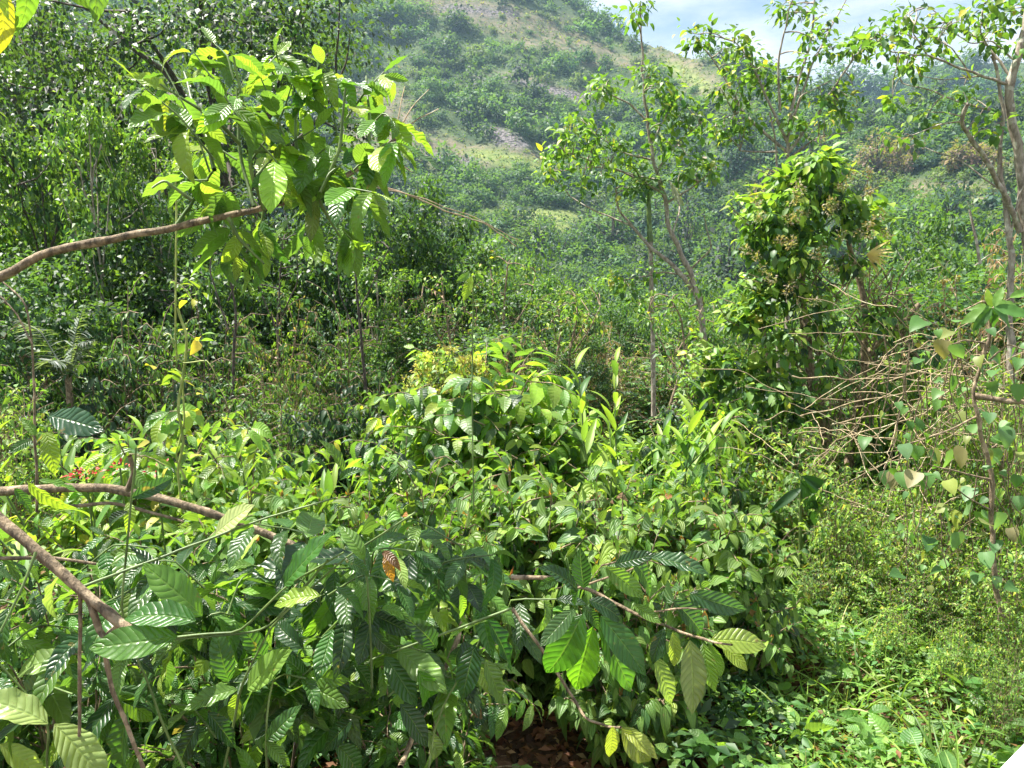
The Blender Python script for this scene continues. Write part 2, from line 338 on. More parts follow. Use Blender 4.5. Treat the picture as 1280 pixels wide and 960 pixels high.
# ------------------------------------------------------------------ world, sun, camera
SUN_EL, SUN_AZ = 64, -70          # azimuth from +Y, negative = left
sd = np.array([math.sin(R(SUN_AZ)) * math.cos(R(SUN_EL)), math.cos(R(SUN_AZ)) * math.cos(R(SUN_EL)), math.sin(R(SUN_EL))])
w = bpy.data.worlds.new("World"); scene.world = w; w.use_nodes = True; nt = w.node_tree; L_ = nt.links.new
bg = nt.nodes['Background']; sky = N(nt, 'TexSky'); sky.sky_type = 'NISHITA'; sky.sun_disc = False
sky.sun_elevation = R(SUN_EL); sky.sun_rotation = R(SUN_AZ); sky.dust_density = 2.5; sky.air_density = 1.2; sky.ozone_density = 1.5
tc = N(nt, 'TexCoord'); mp = N(nt, 'Mapping'); mp.inputs['Scale'].default_value = (1.6, 1.6, 5.5); mp.inputs['Rotation'].default_value = (0, .25, .4); L_(tc.outputs['Generated'], mp.inputs[0])
no = N(nt, 'TexNoise'); no.inputs['Scale'].default_value = 2.2; no.inputs['Detail'].default_value = 7; no.inputs['Roughness'].default_value = .58; L_(mp.outputs[0], no.inputs['Vector'])
mr = N(nt, 'MapRange', interpolation_type='SMOOTHSTEP'); L_(no.outputs['Fac'], mr.inputs['Value']); mr.inputs['From Min'].default_value = .30; mr.inputs['From Max'].default_value = .56; mr.inputs['To Max'].default_value = .92
mx = N(nt, 'MixRGB'); L_(mr.outputs[0], mx.inputs[0]); L_(sky.outputs[0], mx.inputs[1]); mx.inputs[2].default_value = (6.1, 6.2, 6.8, 1)
L_(mx.outputs[0], bg.inputs[0]); bg.inputs[1].default_value = .056
sl = bpy.data.lights.new('sun', 'SUN'); sl.energy = 5.0; sl.angle = R(.5); sl.color = (1, .95, .86)
so = bpy.data.objects.new('sun', sl); col.objects.link(so)
from mathutils import Vector
so.rotation_euler = Vector(sd).to_track_quat('Z', 'Y').to_euler()
cam = bpy.data.cameras.new('camera'); co = bpy.data.objects.new('camera', cam); col.objects.link(co); scene.camera = co
cam.sensor_width = 36; cam.lens = FPX / 1280 * 36; cam.clip_end = 6000; cam.clip_start = .05
co.location = (0, 0, CAMZ); co.rotation_euler = (R(90 - PITCH), 0, 0)
scene.view_settings.view_transform = 'Standard'; scene.view_settings.look = 'None'; scene.view_settings.exposure = EXPOSURE; scene.view_settings.gamma = 1
scene.cycles.max_bounces = 7; scene.cycles.diffuse_bounces = 3; scene.cycles.glossy_bounces = 2; scene.cycles.transmission_bounces = 5; scene.cycles.volume_bounces = 1
scene.cycles.use_denoising = True; scene.cycles.sample_clamp_indirect = 6; scene.cycles.use_adaptive_sampling = True; scene.cycles.adaptive_threshold = .02
# ------------------------------------------------------------------ ground sheet
az = np.radians(np.concatenate([np.arange(-75, 75, .4), np.arange(75, 285, 3.)])); rr = np.concatenate([[0.0], np.geomspace(.6, 60, 110), np.geomspace(62, 1100, 230), [1400, 2200, 4000]])
na, nr_ = len(az), len(rr); AZ, RR = np.meshgrid(az, rr); X = RR * np.sin(AZ); Y = RR * np.cos(AZ); Z = terrain(X, Y)
g = Geo(); i = np.arange(nr_ - 1)[:, None] * na; j = np.arange(na)[None]; k = (j + 1) % na
q = np.stack([i + j, i + na + j, i + na + k, i + k], -1).reshape(-1, 4)
# what the slope is made of: r = bare rock, g = dry scrub, b = fresh grass
cosP, sinP = math.cos(R(PITCH)), math.sin(R(PITCH))
def toimg(x, y, z):
    z = z - CAMZ; f = y * cosP - z * sinP; up_ = y * sinP + z * cosP
    f = np.where(f < 1, 1, f); return 640 + FPX * x / f, 480 - FPX * up_ / f
U_, V_ = toimg(X, Y, Z)
def ell(u, v, cu, cv, a, b, rot=0):
    c, s = math.cos(R(rot)), math.sin(R(rot)); du, dv = u - cu, v - cv
    return ((du * c + dv * s) / a) ** 2 + ((-du * s + dv * c) / b) ** 2
ROCK = [(630, 172, 32, 10, 20), (680, 110, 60, 5, 14), (560, 96, 50, 3, 4), (600, 14, 50, 8, 5), (560, 197, 40, 4, 12)]
SCRUB = [(560, 188, 60, 15, 8), (650, 196, 60, 10, 8), (600, 15, 100, 14, 8), (720, 52, 90, 6, 18), (845, 72, 70, 12, 36), (900, 120, 60, 10, 28), (720, 118, 90, 6, 14),
         (1130, 185, 30, 6, 0), (1200, 245, 70, 16, 5), (1000, 290, 50, 20, 0), (700, 60, 100, 8, 15), (175, 165, 70, 60, 0), (470, 150, 40, 40, 0)]
GRASS = [(690, 275, 75, 13, 8), (640, 200, 60, 8, 10), (1060, 190, 40, 8, 0), (860, 95, 40, 8, 30)]
def maskof(lst, u, v, soft=.35, grow=1.):
    m = 0
    for e in lst: m = np.maximum(m, ss(1 + soft, 1 - soft, ell(u, v, e[0], e[1], e[2] * grow, e[3] * grow, e[4])))
    return m
front = (RR > 62) & (np.abs(np.degrees(AZ)) < 60)
jn = snoise(X, Y, 30, 21) * 8
rock = maskof(ROCK, U_ + jn, V_ + jn * .5) * front; scrub = maskof(SCRUB, U_ + jn, V_ + jn, .35, 1.2) * front; gras = maskof(GRASS, U_, V_) * front
g.add(np.stack([X, Y, Z], -1), q, c=np.stack([rock, scrub, gras], -1).reshape(-1, 3))
m, nt, out = new_mat('ground_soil'); L_ = nt.links.new
at = N(nt, 'Attribute', attribute_name='tint'); sp = N(nt, 'SeparateColor'); L_(at.outputs['Color'], sp.inputs[0]); tc = N(nt, 'TexCoord')
def tex(sc, det=5): 
    n = N(nt, 'TexNoise'); n.inputs['Scale'].default_value = sc; n.inputs['Detail'].default_value = det; n.inputs['Roughness'].default_value = .6; L_(tc.outputs['Object'], n.inputs['Vector']); return n.outputs['Fac']
def ramp(f, c1, c2, a=.38, b=.62):
    r = N(nt, 'ValToRGB'); r.color_ramp.elements[0].color = (*c1, 1); r.color_ramp.elements[1].color = (*c2, 1); r.color_ramp.elements[0].position = a; r.color_ramp.elements[1].position = b; L_(f, r.inputs[0]); return r.outputs[0]
def mixc(f, a, b):
    x = N(nt, 'MixRGB'); L_(f, x.inputs[0]); L_(a, x.inputs[1]); L_(b, x.inputs[2]); return x.outputs[0]
near = ramp(tex(9, 8), (.035, .022, .014), (.14, .08, .045))
hill = ramp(tex(.12, 8), (.025, .05, .018), (.07, .10, .035))
rk = ramp(tex(.9, 10), (.025, .025, .022), (.17, .15, .16), .42, .58); sc_ = ramp(tex(.25, 8), (.06, .08, .035), (.16, .135, .09)); gr_ = ramp(tex(.3, 6), (.08, .12, .03), (.17, .2, .06))
vl = N(nt, 'VectorMath', operation='LENGTH'); L_(tc.outputs['Object'], vl.inputs[0])
far_ = N(nt, 'MapRange'); L_(vl.outputs['Value'], far_.inputs['Value']); far_.inputs['From Min'].default_value = 8; far_.inputs['From Max'].default_value = 22
c = mixc(far_.outputs[0], near, hill); c = mixc(sp.outputs[1], c, sc_); c = mixc(sp.outputs[2], c, gr_); c = mixc(sp.outputs[0], c, rk)
pr = N(nt, 'BsdfPrincipled'); L_(c, pr.inputs['Base Color']); pr.inputs['Roughness'].default_value = .95; pr.inputs['Specular IOR Level'].default_value = .2
b = N(nt, 'Bump'); b.inputs['Distance'].default_value = .5; b.inputs['Strength'].default_value = .6; L_(tex(.9, 8), b.inputs['Height']); L_(b.outputs[0], pr.inputs['Normal'])
L_(pr.outputs[0], out.inputs['Surface'])
tag(g.obj('ground', [m]), kind='structure')
# ------------------------------------------------------------------ haze
if HAZE > 0:
    g = Geo(); x0, x1, y0, y1, z0, z1 = -1300, 1300, -300, 1250, -45, 330
    z0 = float(Z[(np.abs(X) < 1400) & (Y < 1400)].min()) - 1
    v = np.array([[x, y, z] for z in (z0, z1) for y in (y0, y1) for x in (x0, x1)])
    g.add(v, [[0, 2, 3, 1], [4, 5, 7, 6], [0, 1, 5, 4], [2, 6, 7, 3], [0, 4, 6, 2], [1, 3, 7, 5]])
    m, nt, out = new_mat('haze_air'); pv = N(nt, 'VolumePrincipled'); pv.inputs['Color'].default_value = (.5, .74, 1, 1); pv.inputs['Density'].default_value = HAZE; pv.inputs['Anisotropy'].default_value = .25
    nt.links.new(pv.outputs[0], out.inputs['Volume']); tag(g.obj('haze', [m], smooth=False), kind='stuff')
# ------------------------------------------------------------------ hillside wood
rng = np.random.default_rng(5)
GA = np.radians(np.arange(-62, 62, .3)); GR = np.geomspace(60, 1010, 260); _r, _a = np.meshgrid(GR, GA, indexing='ij'); GZ = terrain(_r * np.sin(_a), _r * np.cos(_a))
def tfast(x, y):
    r = np.hypot(x, y); a = np.arctan2(x, y)
    fi = np.clip(np.log(np.maximum(r, 60) / 60) / math.log(1010 / 60) * 259, 0, 258.99); fj = np.clip((a - GA[0]) / (GA[1] - GA[0]), 0, len(GA) - 1.01)
    i = fi.astype(int); j = fj.astype(int); p, q = fi - i, fj - j
    return GZ[i, j] * (1 - p) * (1 - q) + GZ[i + 1, j] * p * (1 - q) + GZ[i, j + 1] * (1 - p) * q + GZ[i + 1, j + 1] * p * q
def raymarch(u, v, r0=64, r1=1000):
    d = raydir(u, v); ts = np.geomspace(r0, r1, 420); hit = np.full(len(u), -1.)
    for t in ts:
        idx = np.where(hit < 0)[0]
        if not len(idx): break
        p = d[idx] * t; h = tfast(p[:, 0], p[:, 1]) - CAMZ - p[:, 2]
        hit[idx[h > 0]] = t
    p = d * hit[:, None] + [0, 0, CAMZ]; return p, hit > 0
def far_tree(seed, ncl, per, ls, flat=1., trunk=True, pals=None, shape='round'):
    """unit tree: crown radius 1, height about 2"""
    global rng; rng = np.random.default_rng(seed); random.seed(seed); g = Geo(); hh = 2.0 * flat
    if trunk: tube(g, smooth_path([[0, 0, -.4], [.05, 0, hh * .4], [0, .05, hh * .8]], 5), np.linspace(.07, .03, 5), mat=1, sides=5)
    C = []
    while len(C) < ncl:
        v = nrm(rng.normal(0, 1, 3)); q = rng.uniform(.2, 1) ** .4 * rng.uniform(.8, 1.1)
        C.append([v[0] * q * .85, v[1] * q * .85, hh * .58 + v[2] * q * hh * .4])
    C = np.array(C)
    for c in C:
        if trunk: tube(g, [[0, 0, hh * .3], c * .6 + [0, 0, hh * .15], c], [.03, .02, .01], mat=1, sides=3)
    n = ncl * per; ci = np.repeat(np.arange(ncl), per); off = nrm(rng.normal(0, 1, (n, 3))) * rng.uniform(.15, 1, (n, 1)) ** .5 * .33
    d = nrm(off) + rv(n, .5) - [0, 0, .3]; u = UP * .5 + nrm(off) * .4 + rv(n, .22) + nrm(C[ci] + off - [0, 0, hh * .35]) * 1.3
    cl = pal(n, pals, .14) * np.repeat(rng.uniform(.75, 1.25, (ncl, 1)), per, 0)
    leaves(g, C[ci] + off, d, u, ls * rng.uniform(.6, 1.3, n), cl, T_D); return g
HP = [[(4, (.020, .056, .036)), (3, (.036, .084, .048))], [(4, (.04, .095, .04)), (3, (.06, .12, .045))], [(4, (.015, .036, .022)), (3, (.025, .055, .03))],
      [(3, (.085, .12, .04)), (3, (.06, .09, .035))], [(4, (.13, .085, .06)), (3, (.17, .12, .085)), (1, (.08, .09, .04))]]
FT = [[far_tree(100 + i * 3 + k, 26, 24, .16, pals=HP[i], flat=(1., .8, 1.15)[k % 3]) for k in range(2)] for i in range(5)]
LOW = [[far_tree(200 + i * 3 + k, 16, 13, .30, pals=HP[i], flat=(.9, .75)[k], trunk=False) for k in range(2)] for i in range(5)]
FTm = [[f.mesh('crown', ['far', 'dark_bark']) for f in r] for r in FT]
n = 11000; uu = rng.uniform(-160, 1440, n); vv = rng.uniform(-140, 470, n); pts, ok = raymarch(uu, vv)
op = maskof(ROCK + GRASS, uu, vv, .25) ; sc2 = maskof(SCRUB, uu, vv, .3, 1.35)
ok &= (rng.random(n) > op * 1.02) & (rng.random(n) > sc2 * .72)
band = .5 + .5 * np.sin(vv / 19. + np.sin(uu / 70.) * 1.2)      # planted contour bands
ok &= rng.random(n) < np.where((uu > 430) & (uu < 900) & (vv < 230), .25 + .8 * band, 1)
pts, uu, vv, sc2 = pts[ok], uu[ok], vv[ok], sc2[ok]
dist = np.linalg.norm(pts, axis=1)
cr = rng.lognormal(math.log(3.2), .38, len(pts)) * np.interp(dist, [70, 160, 400, 800], [.75, .9, 1.15, 1.9]); cr = np.where(sc2 > .5, cr * .55, cr)
typ = rng.choice(4, len(pts), p=[.36, .24, .30, .10])
rc = rng.random(len(pts)); jj = snoise(pts[:, 0], pts[:, 1], 45, 31)
typ = np.where((jj > .25) & (rc < .7), 1, typ); typ = np.where((jj < -.35) & (rc < .7), 2, typ)
typ = np.where((ell(uu, vv, 1200, 235, 110, 34) < 1) & (rc < .6), 4, typ); typ = np.where((ell(uu, vv, 1000, 250, 60, 60) < 1) & (rc < .25), 4, typ); typ = np.where((sc2 > .4) & (rc < .6), 3, typ)
typ = np.where((ell(uu, vv, 590, 243, 36, 18) < 1), 1, typ)
sz = cr / dist; order = np.argsort(-sz); vis = (uu > 0) & (uu < 1280) & (vv > 0) & (vv < 440)
ind = [i for i in order if vis[i] and uu[i] > 380][:270]; inds = set(ind)
HLAB = ['bluish green round tree standing in the wood on the hazy hillside', 'bright green bushy tree standing in the wood on the hazy hillside', 'dark green tree standing in the wood on the hazy hillside',
        'olive green scrubby tree on the sparse part of the hazy hillside', 'reddish brown leafless looking tree on the right part of the hillside']
HG = ['bluish green trees on the hillside', 'bright green trees on the hillside', 'dark green trees on the hillside', 'olive scrub trees on the hillside', 'brown trees on the hillside']
for i in ind:
    o = bpy.data.objects.new('hillside_tree', FTm[typ[i]][i % 2]); col.objects.link(o); o.location = pts[i]
    o.scale = (cr[i], cr[i] * random.uniform(.85, 1.15), cr[i] * random.uniform(.8, 1.1)); o.rotation_euler = (0, 0, random.uniform(0, 6.28))
    tag(o, HLAB[typ[i]], 'tree', HG[typ[i]])
# the rest reads as one far wood
g = Geo()
for i in range(len(pts)):
    if i in inds: continue
    src = LOW[typ[i]][i % 2]; V = np.concatenate(src.V); C = np.concatenate(src.C); Q = np.concatenate(src.Q)
    a = rng.uniform(0, 6.28); c, s = math.cos(a), math.sin(a); s3 = cr[i] * np.array([1, rng.uniform(.85, 1.15), rng.uniform(.7, 1.1)])
    V = V * s3; V = np.stack([V[:, 0] * c - V[:, 1] * s, V[:, 0] * s + V[:, 1] * c, V[:, 2]], 1) + pts[i]
    g.add(V, Q, c=C * rng.uniform(.8, 1.25))
tag(g.obj('far_wood', ['far']), kind='stuff')
# low scrub and tufts all over the hill, countless
rng = np.random.default_rng(9)
n = 60000; uu = rng.uniform(-160, 1440, n); vv = rng.uniform(-140, 470, n); pts, ok = raymarch(uu, vv); pts = pts[ok]; uu, vv = uu[ok], vv[ok]; n = len(pts)
keep = rng.random(n) > maskof(ROCK, uu, vv, .3) * .6; pts = pts[keep]; uu, vv = uu[keep], vv[keep]; n = len(pts); dist = np.linalg.norm(pts, axis=1)
k = 5; P5 = np.repeat(pts, k, 0) + rv(n * k, 1) * (np.repeat(dist, k)[:, None] * .0016 + .15) * [1, 1, .4]; 
g = Geo(); s5 = maskof(SCRUB, uu, vv, .4); cl = pal(n, [(3, (.035, .065, .028)), (3, (.05, .085, .032)), (3, (.022, .045, .02)), (.5, (.13, .11, .06))], .2)
cl2 = pal(n, [(3, (.09, .10, .045)), (2, (.16, .13, .08)), (3, (.06, .085, .035))], .15); cl = np.where((rng.random(n) < s5)[:, None], cl2, cl)
leaves(g, P5, rv(n * k, 1) + [0, 0, .3], UP + rv(n * k, .5), np.repeat(.35 + dist * .0028, k) * rng.uniform(.5, 1.2, n * k), np.repeat(cl, k, 0), T_D)
tag(g.obj('hillside_undergrowth', ['far']), kind='stuff')
# ------------------------------------------------------------------ templates of bushes and trees (one mesh each, shared by copies)
class Kind:
    def __init__(s, names, meshes, h, r): s.names, s.meshes, s.h, s.r = names, meshes, h, r
def KB(h, r, **k): return Kind(('stem', 'foliage'), bush(h, r, **k), h, r)
def KT(h, cr, ch, **k): return Kind(('trunk', 'crown'), tree_mesh(h, cr, ch, **k), h, cr)
K = {}
K['miconia'] = KB(1.2, .85, stems=26, twigs=8, L=.19, nl=4, tpl=T_VEL, pals=[(1, MG), (4, LG), (4, (.115, .20, .03)), (.5, YG), (.15, (.3, .14, .04))], leafmat='velvet', tips=[(3, (.34, .17, .06)), (2, (.25, .25, .05)), (1, (.4, .1, .06))], seed=21, droop=.25)
K['miconia2'] = KB(1.1, .9, stems=24, twigs=8, L=.17, nl=4, tpl=T_VEL, pals=[(2, MG), (4, LG), (3, (.12, .21, .03)), (.7, YG), (.15, (.3, .14, .04))], leafmat='velvet', tips=[(3, (.34, .17, .06)), (2, (.25, .25, .05)), (1, (.4, .1, .06))], seed=22, droop=.2)
K['coffee'] = KB(1.7, 1.1, stems=14, twigs=8, L=.24, nl=5, tpl=T_COF2, pals=PAL_COF, leafmat='coffee', seed=23, droop=.45)
K['coffee_light'] = KB(1.6, 1.2, stems=14, twigs=8, L=.25, nl=5, tpl=T_COF2, pals=PAL_COFY, leafmat='coffee', seed=24, droop=.4)
K['glossy'] = KB(1.5, 1.0, stems=20, twigs=9, L=.13, nl=6, tpl=T_OV, pals=[(6, (.014, .042, .014)), (3, DG), (1, MG)], leafmat='shiny', seed=25, droop=.5)
K['drooping'] = KB(1.7, 1.1, stems=26, twigs=9, L=.225, nl=5, tpl=T_OV + T_COF2, pals=[(1, DG), (3, MG), (5, LG), (4, YG)], leafmat='broad', seed=26, droop=.6)
K['small_a'] = KB(1.0, .8, stems=30, twigs=9, L=.06, nl=5, tpl=T_SM, pals=PAL_MIX, leafmat='leaf', seed=27, stem_r=.008, droop=.2)
K['small_b'] = KB(1.2, .8, stems=26, twigs=9, L=.085, nl=5, tpl=T_SM, pals=PAL_BR, leafmat='leaf', seed=28, stem_r=.008, droop=.2)
K['wild_a'] = KB(2.6, 1.8, stems=26, twigs=12, L=.13, nl=8, tpl=T_SM, pals=[(2, DG), (5, MG), (3, LG), (.6, YG), (.15, BR)], leafmat='leaf', seed=29, stem_r=.025)
K['wild_b'] = KB(2.8, 1.7, stems=24, twigs=12, L=.15, nl=8, tpl=T_SM, pals=[(3, DG), (4, MG), (3, LG)], leafmat='shiny', seed=30, stem_r=.025)
K['wild_c'] = KB(2.4, 1.8, stems=26, twigs=12, L=.11, nl=9, tpl=T_SM, pals=[(3, MG), (4, LG), (1.5, YG), (1.2, TAN), (.8, BR)], leafmat='leaf', seed=31, stem_r=.02)
K['dry'] = KB(2.2, 1.6, stems=18, twigs=12, L=.10, nl=6, tpl=T_SM, pals=PAL_DRY, leafmat='dry', barkmat='dry_twig', seed=32, stem_r=.018)
PAL_T = [(5, (.018, .045, .014)), (4, MG), (1.3, LG), (.3, YG)]
K['tree_a'] = KT(7, 2.6, 5, nclump=60, per=150, L=.19, pals=PAL_T, leafmat='shiny', barkmat='dark_bark', seed=41)
K['tree_b'] = KT(8, 2.4, 5.5, nclump=55, per=150, L=.21, pals=PAL_MIX, leafmat='leaf', seed=42, lean=.6)
K['tree_c'] = KT(6, 2.4, 4.4, nclump=70, per=170, L=.17, pals=PAL_DK, leafmat='shiny', barkmat='dark_bark', seed=43)
K['tree_thin'] = KT(8, 1.7, 4.2, nclump=22, per=80, L=.16, pals=[(4, MG), (4, LG), (1, YG)], leafmat='leaf', barkmat='pale_bark', seed=44, trunk_r=.07, sparse=.9)
K['tree_d'] = KT(6.5, 2.8, 4.6, nclump=70, per=160, L=.18, pals=[(2, MG), (4, (.06, .12, .025)), (3, LG), (1, YG)], leafmat='leaf', seed=45)
K['tree_open'] = KT(9, 3.4, 4.0, nclump=46, per=330, L=.11, pals=[(5, (.014, .034, .014)), (3, DG), (1, MG)], leafmat='leaf', barkmat='dark_bark', seed=46, trunk_r=.14, branch_w=1.2, clr=.30, nlimb=9)
K['tree_fine'] = KT(5, 1.7, 3.6, nclump=60, per=170, L=.12, pals=[(4, (.02, .06, .02)), (4, (.035, .09, .025))], leafmat='leaf', seed=47)
K['distant_a'] = KT(2.4, 1.1, 1.9, nclump=60, per=110, L=.075, pals=[(4, (.03, .075, .03)), (3, (.05, .11, .035))], leafmat='leaf', barkmat='dark_bark', seed=48, trunk_r=.04)
K['distant_b'] = KT(2.6, 1.0, 2.1, nclump=54, per=110, L=.08, pals=[(4, (.045, .105, .03)), (3, (.075, .15, .035))], leafmat='leaf', barkmat='pale_bark', seed=49, trunk_r=.04, lean=.1)
def put(kind, name, label, cat, u, vtop, d, wpx, group=None, rz=None, vbase=None):
    """stands on the ground at distance d, its top at image row vtop, its spread wpx wide"""
    k = K[kind]; p = P(u, vtop, d); zb = tz(p[0], p[1]) - .05; hh = max(p[2] - zb, .3); rad = wpx / FPX * d / 2
    t = thing(name, label, cat, (p[0], p[1], zb), group, rz if rz is not None else random.uniform(0, 6.28))
    for n_, me in zip(k.names, k.meshes): part(n_, me, t)
    sr = min(rad / k.r, 1.45 * hh / k.h); t.scale = (sr, sr, hh / k.h); return t
random.seed(77)
# --- background trees and big shrubs of the slope below, left wall first
put('tree_open', 'dark_tree', 'tall dark tree spreading its wide crown across the top left of the view', 'tree', 265, -60, 21, 470)
put('tree_open', 'dark_tree', 'tall dark tree at the top left corner behind the hanging yellow leaves', 'tree', 40, -70, 23, 330)
put('tree_a', 'round_tree', 'dark round tree with forked trunk at the left edge above the arching branch', 'tree', 40, 85, 17, 230)
put('tree_thin', 'broadleaf_tree', 'slim bright green tree just left of the arching coffee branch foliage', 'tree', 105, 70, 15, 130)
put('tree_thin', 'broadleaf_tree', 'slim bright green tree with open crown behind the coffee shoots', 'tree', 190, 110, 16, 120)
put('tree_d', 'leafy_tree', 'mid green tree in the left background below the round dark tree', 'tree', 60, 215, 19, 260)
put('tree_c', 'leafy_tree', 'dense dark tree under the arching brown coffee branch', 'tree', 190, 250, 17, 230)
put('tree_a', 'leafy_tree', 'shiny leaved tree right of the dense dark tree under the arching branch', 'tree', 310, 240, 18, 240)
put('tree_c', 'leafy_tree', 'dark glossy round tree right of the coffee shoots with the hill behind', 'tree', 510, 238, 19, 190)
put('tree_c', 'leafy_tree', 'dark tree between the coffee shoots and the round glossy tree', 'tree', 420, 262, 20, 200)
put('tree_fine', 'leafy_tree', 'small dark tree at the left edge behind the grey palm fronds', 'tree', 20, 330, 12, 240)
put('wild_b', 'wild_shrub', 'dark shiny shrub in the shade left of the hanging green vine', 'shrub', 150, 335, 12, 230)
put('wild_b', 'wild_shrub', 'dark shiny shrub in the shade behind the hanging green vine', 'shrub', 255, 345, 12.5, 200)
put('wild_c', 'wild_shrub', 'shrub with brownish dead leaves right of the hanging green vine', 'shrub', 340, 335, 13, 190)
put('wild_b', 'wild_shrub', 'dark green shrub above the glossy coffee bush of the left middle', 'shrub', 430, 345, 14, 180)
put('wild_a', 'wild_shrub', 'green shrub to the left behind the dome shaped bush', 'shrub', 500, 340, 16, 170)
put('wild_c', 'wild_shrub', 'light green twiggy shrub right above the dome shaped bush', 'shrub', 570, 330, 17, 190)
put('wild_a', 'wild_shrub', 'fresh green shrub in the centre below the hillside', 'shrub', 640, 335, 19, 170)
put('distant_b', 'leafy_tree', 'light green bushy tree in the centre of the valley below the grassy clearing', 'tree', 600, 300, 27, 150)
put('distant_a', 'leafy_tree', 'green tree with tufted top at the centre below the grassy clearing', 'tree', 665, 325, 30, 110)
put('distant_b', 'leafy_tree', 'bluish green tree left of the slender palm like stem', 'tree', 740, 352, 36, 130)
put('distant_a', 'leafy_tree', 'bluish green tree right of the slender palm like stem', 'tree', 850, 358, 38, 140)
put('dry', 'dry_shrub', 'brown dried shrub in the centre left of the slender stem', 'shrub', 740, 376, 13.5, 125)
put('dry', 'dry_shrub', 'small brown dried shrub beside the light green twiggy shrub', 'shrub', 640, 392, 12.5, 85)
put('tree_fine', 'small_tree', 'dark green fine leaved little tree below the brown dried shrub', 'tree', 730, 430, 13, 80)
put('wild_c', 'wild_shrub', 'pale twiggy shrub between the fine leaved little tree and the slender stem', 'shrub', 790, 420, 14, 110)
put('wild_a', 'wild_shrub', 'green shrub at the foot of the forked slender tree', 'shrub', 850, 400, 14, 140)
put('wild_c', 'wild_shrub', 'light green twiggy shrub left of the slender stem below the brown shrub', 'shrub', 690, 400, 15, 140)
put('wild_a', 'wild_shrub', 'green shrub in the gap between forked slender tree and climber covered stump', 'shrub', 900, 370, 18, 140)
put('distant_b', 'leafy_tree', 'light green tree behind the twin pale trunks at the right', 'tree', 1190, 262, 24, 170)
put('distant_a', 'leafy_tree', 'mid green tree left of the twin pale trunks in front of brown hillside scrub', 'tree', 1110, 300, 26, 150)
put('tree_c', 'leafy_tree', 'dark green tree in the hollow right of the climber covered stump', 'tree', 1130, 335, 18, 130)
put('dry', 'dry_shrub', 'brown dried shrub at the foot of the twin pale trunks', 'shrub', 1225, 305, 12, 190)
put('dry', 'dry_shrub', 'brown dried shrub at the right edge behind the twin pale trunks', 'shrub', 1300, 260, 14, 190)
put('wild_c', 'wild_shrub', 'yellowish shrub right of the climber covered stump', 'shrub', 1160, 385, 10, 170)
put('wild_a', 'wild_shrub', 'green shrub at the right edge below the brown dried shrubs', 'shrub', 1270, 400, 8.5, 200)
put('distant_b', 'leafy_tree', 'green tree behind the climber covered stump', 'tree', 1000, 330, 22, 190)
put('distant_a', 'leafy_tree', 'dark tree in the valley behind the forked slender tree', 'tree', 920, 362, 30, 130)
put('tree_thin', 'broadleaf_tree', 'thin light green tree in front of the dark glossy round tree', 'tree', 470, 300, 15, 90)
put('tree_a', 'leafy_tree', 'dark green tree behind the hanging green vine', 'tree', 235, 290, 15, 200)
put('wild_b', 'wild_shrub', 'dark green shrub at the left edge under the small dark tree', 'shrub', -20, 400, 9, 220)
# fill of the valley slope, alike and repeated
random.seed(5)
for i in range(64):
    d = 14 + 46 * (i / 64.) ** 1.1; u = random.uniform(-160, 1440); hgt = random.uniform(2.0, 5.2) * (1 + .012 * d)
    x = float(P(u, 400, d)[0]); zt = tz(x, d) + hgt
    vt = 480 - FPX * math.tan(math.atan2(zt - CAMZ, d) + R(PITCH)); vt = max(vt, random.uniform(385, 435) if 620 < u < 1060 else random.uniform(335, 380))
    kd = random.choice(['tree_c', 'wild_b', 'tree_d', 'tree_c', 'tree_a', 'wild_a'] if d < 22 else ['distant_a', 'distant_b', 'tree_c'] if d < 30 else ['distant_a', 'distant_b'])
    istree = kd[0] in 'td'
    put(kd, 'valley_' + ('tree' if istree else 'shrub'), 'green ' + ('tree' if istree else 'shrub') + ' in the tangle of the valley slope between the bigger plants', 'tree' if istree else 'shrub', u, vt, d, random.uniform(3.4, 5.2) / d * FPX, 'valley ' + ('trees' if istree else 'shrubs'))
# --- middle distance bushes
put('drooping', 'dome_bush', 'dome shaped bush of long drooping leaves with yellowish flower heads on top', 'bush', 612, 412, 7.4, 350)
put('drooping', 'dome_bush', 'bush of long drooping leaves behind the right side of the dome shaped bush', 'bush', 670, 455, 8.6, 190)
put('glossy', 'coffee_bush', 'dark glossy coffee bush left of the dome shaped bush', 'bush', 400, 452, 8, 170)
put('glossy', 'coffee_bush', 'dark bluish coffee bush in the shade at the left behind the bright bushes', 'bush', 210, 462, 8.5, 160)
put('coffee_light', 'coffee_bush', 'bright yellow green coffee bush behind the bare horizontal branch', 'bush', 170, 482, 5.6, 330)
put('coffee_light', 'coffee_bush', 'bright green coffee bush right of the hanging green vine', 'bush', 310, 500, 5.4, 260)
put('small_b', 'leafy_bush', 'light green small leaved bush at the left edge', 'bush', 10, 458, 6.5, 190)
put('coffee', 'coffee_bush', 'large leaved coffee bush in front of the dome shaped bush', 'bush', 505, 530, 5, 280)
put('glossy', 'leafy_bush', 'green bush just under the forked slender tree', 'bush', 880, 455, 8, 190)
put('drooping', 'leafy_bush', 'bright leafy bush right of the lance leaved clump', 'bush', 890, 490, 6.6, 170)
put('small_b', 'leafy_bush', 'small leaved bush under the climber covered stump', 'bush', 985, 500, 6.6, 190)
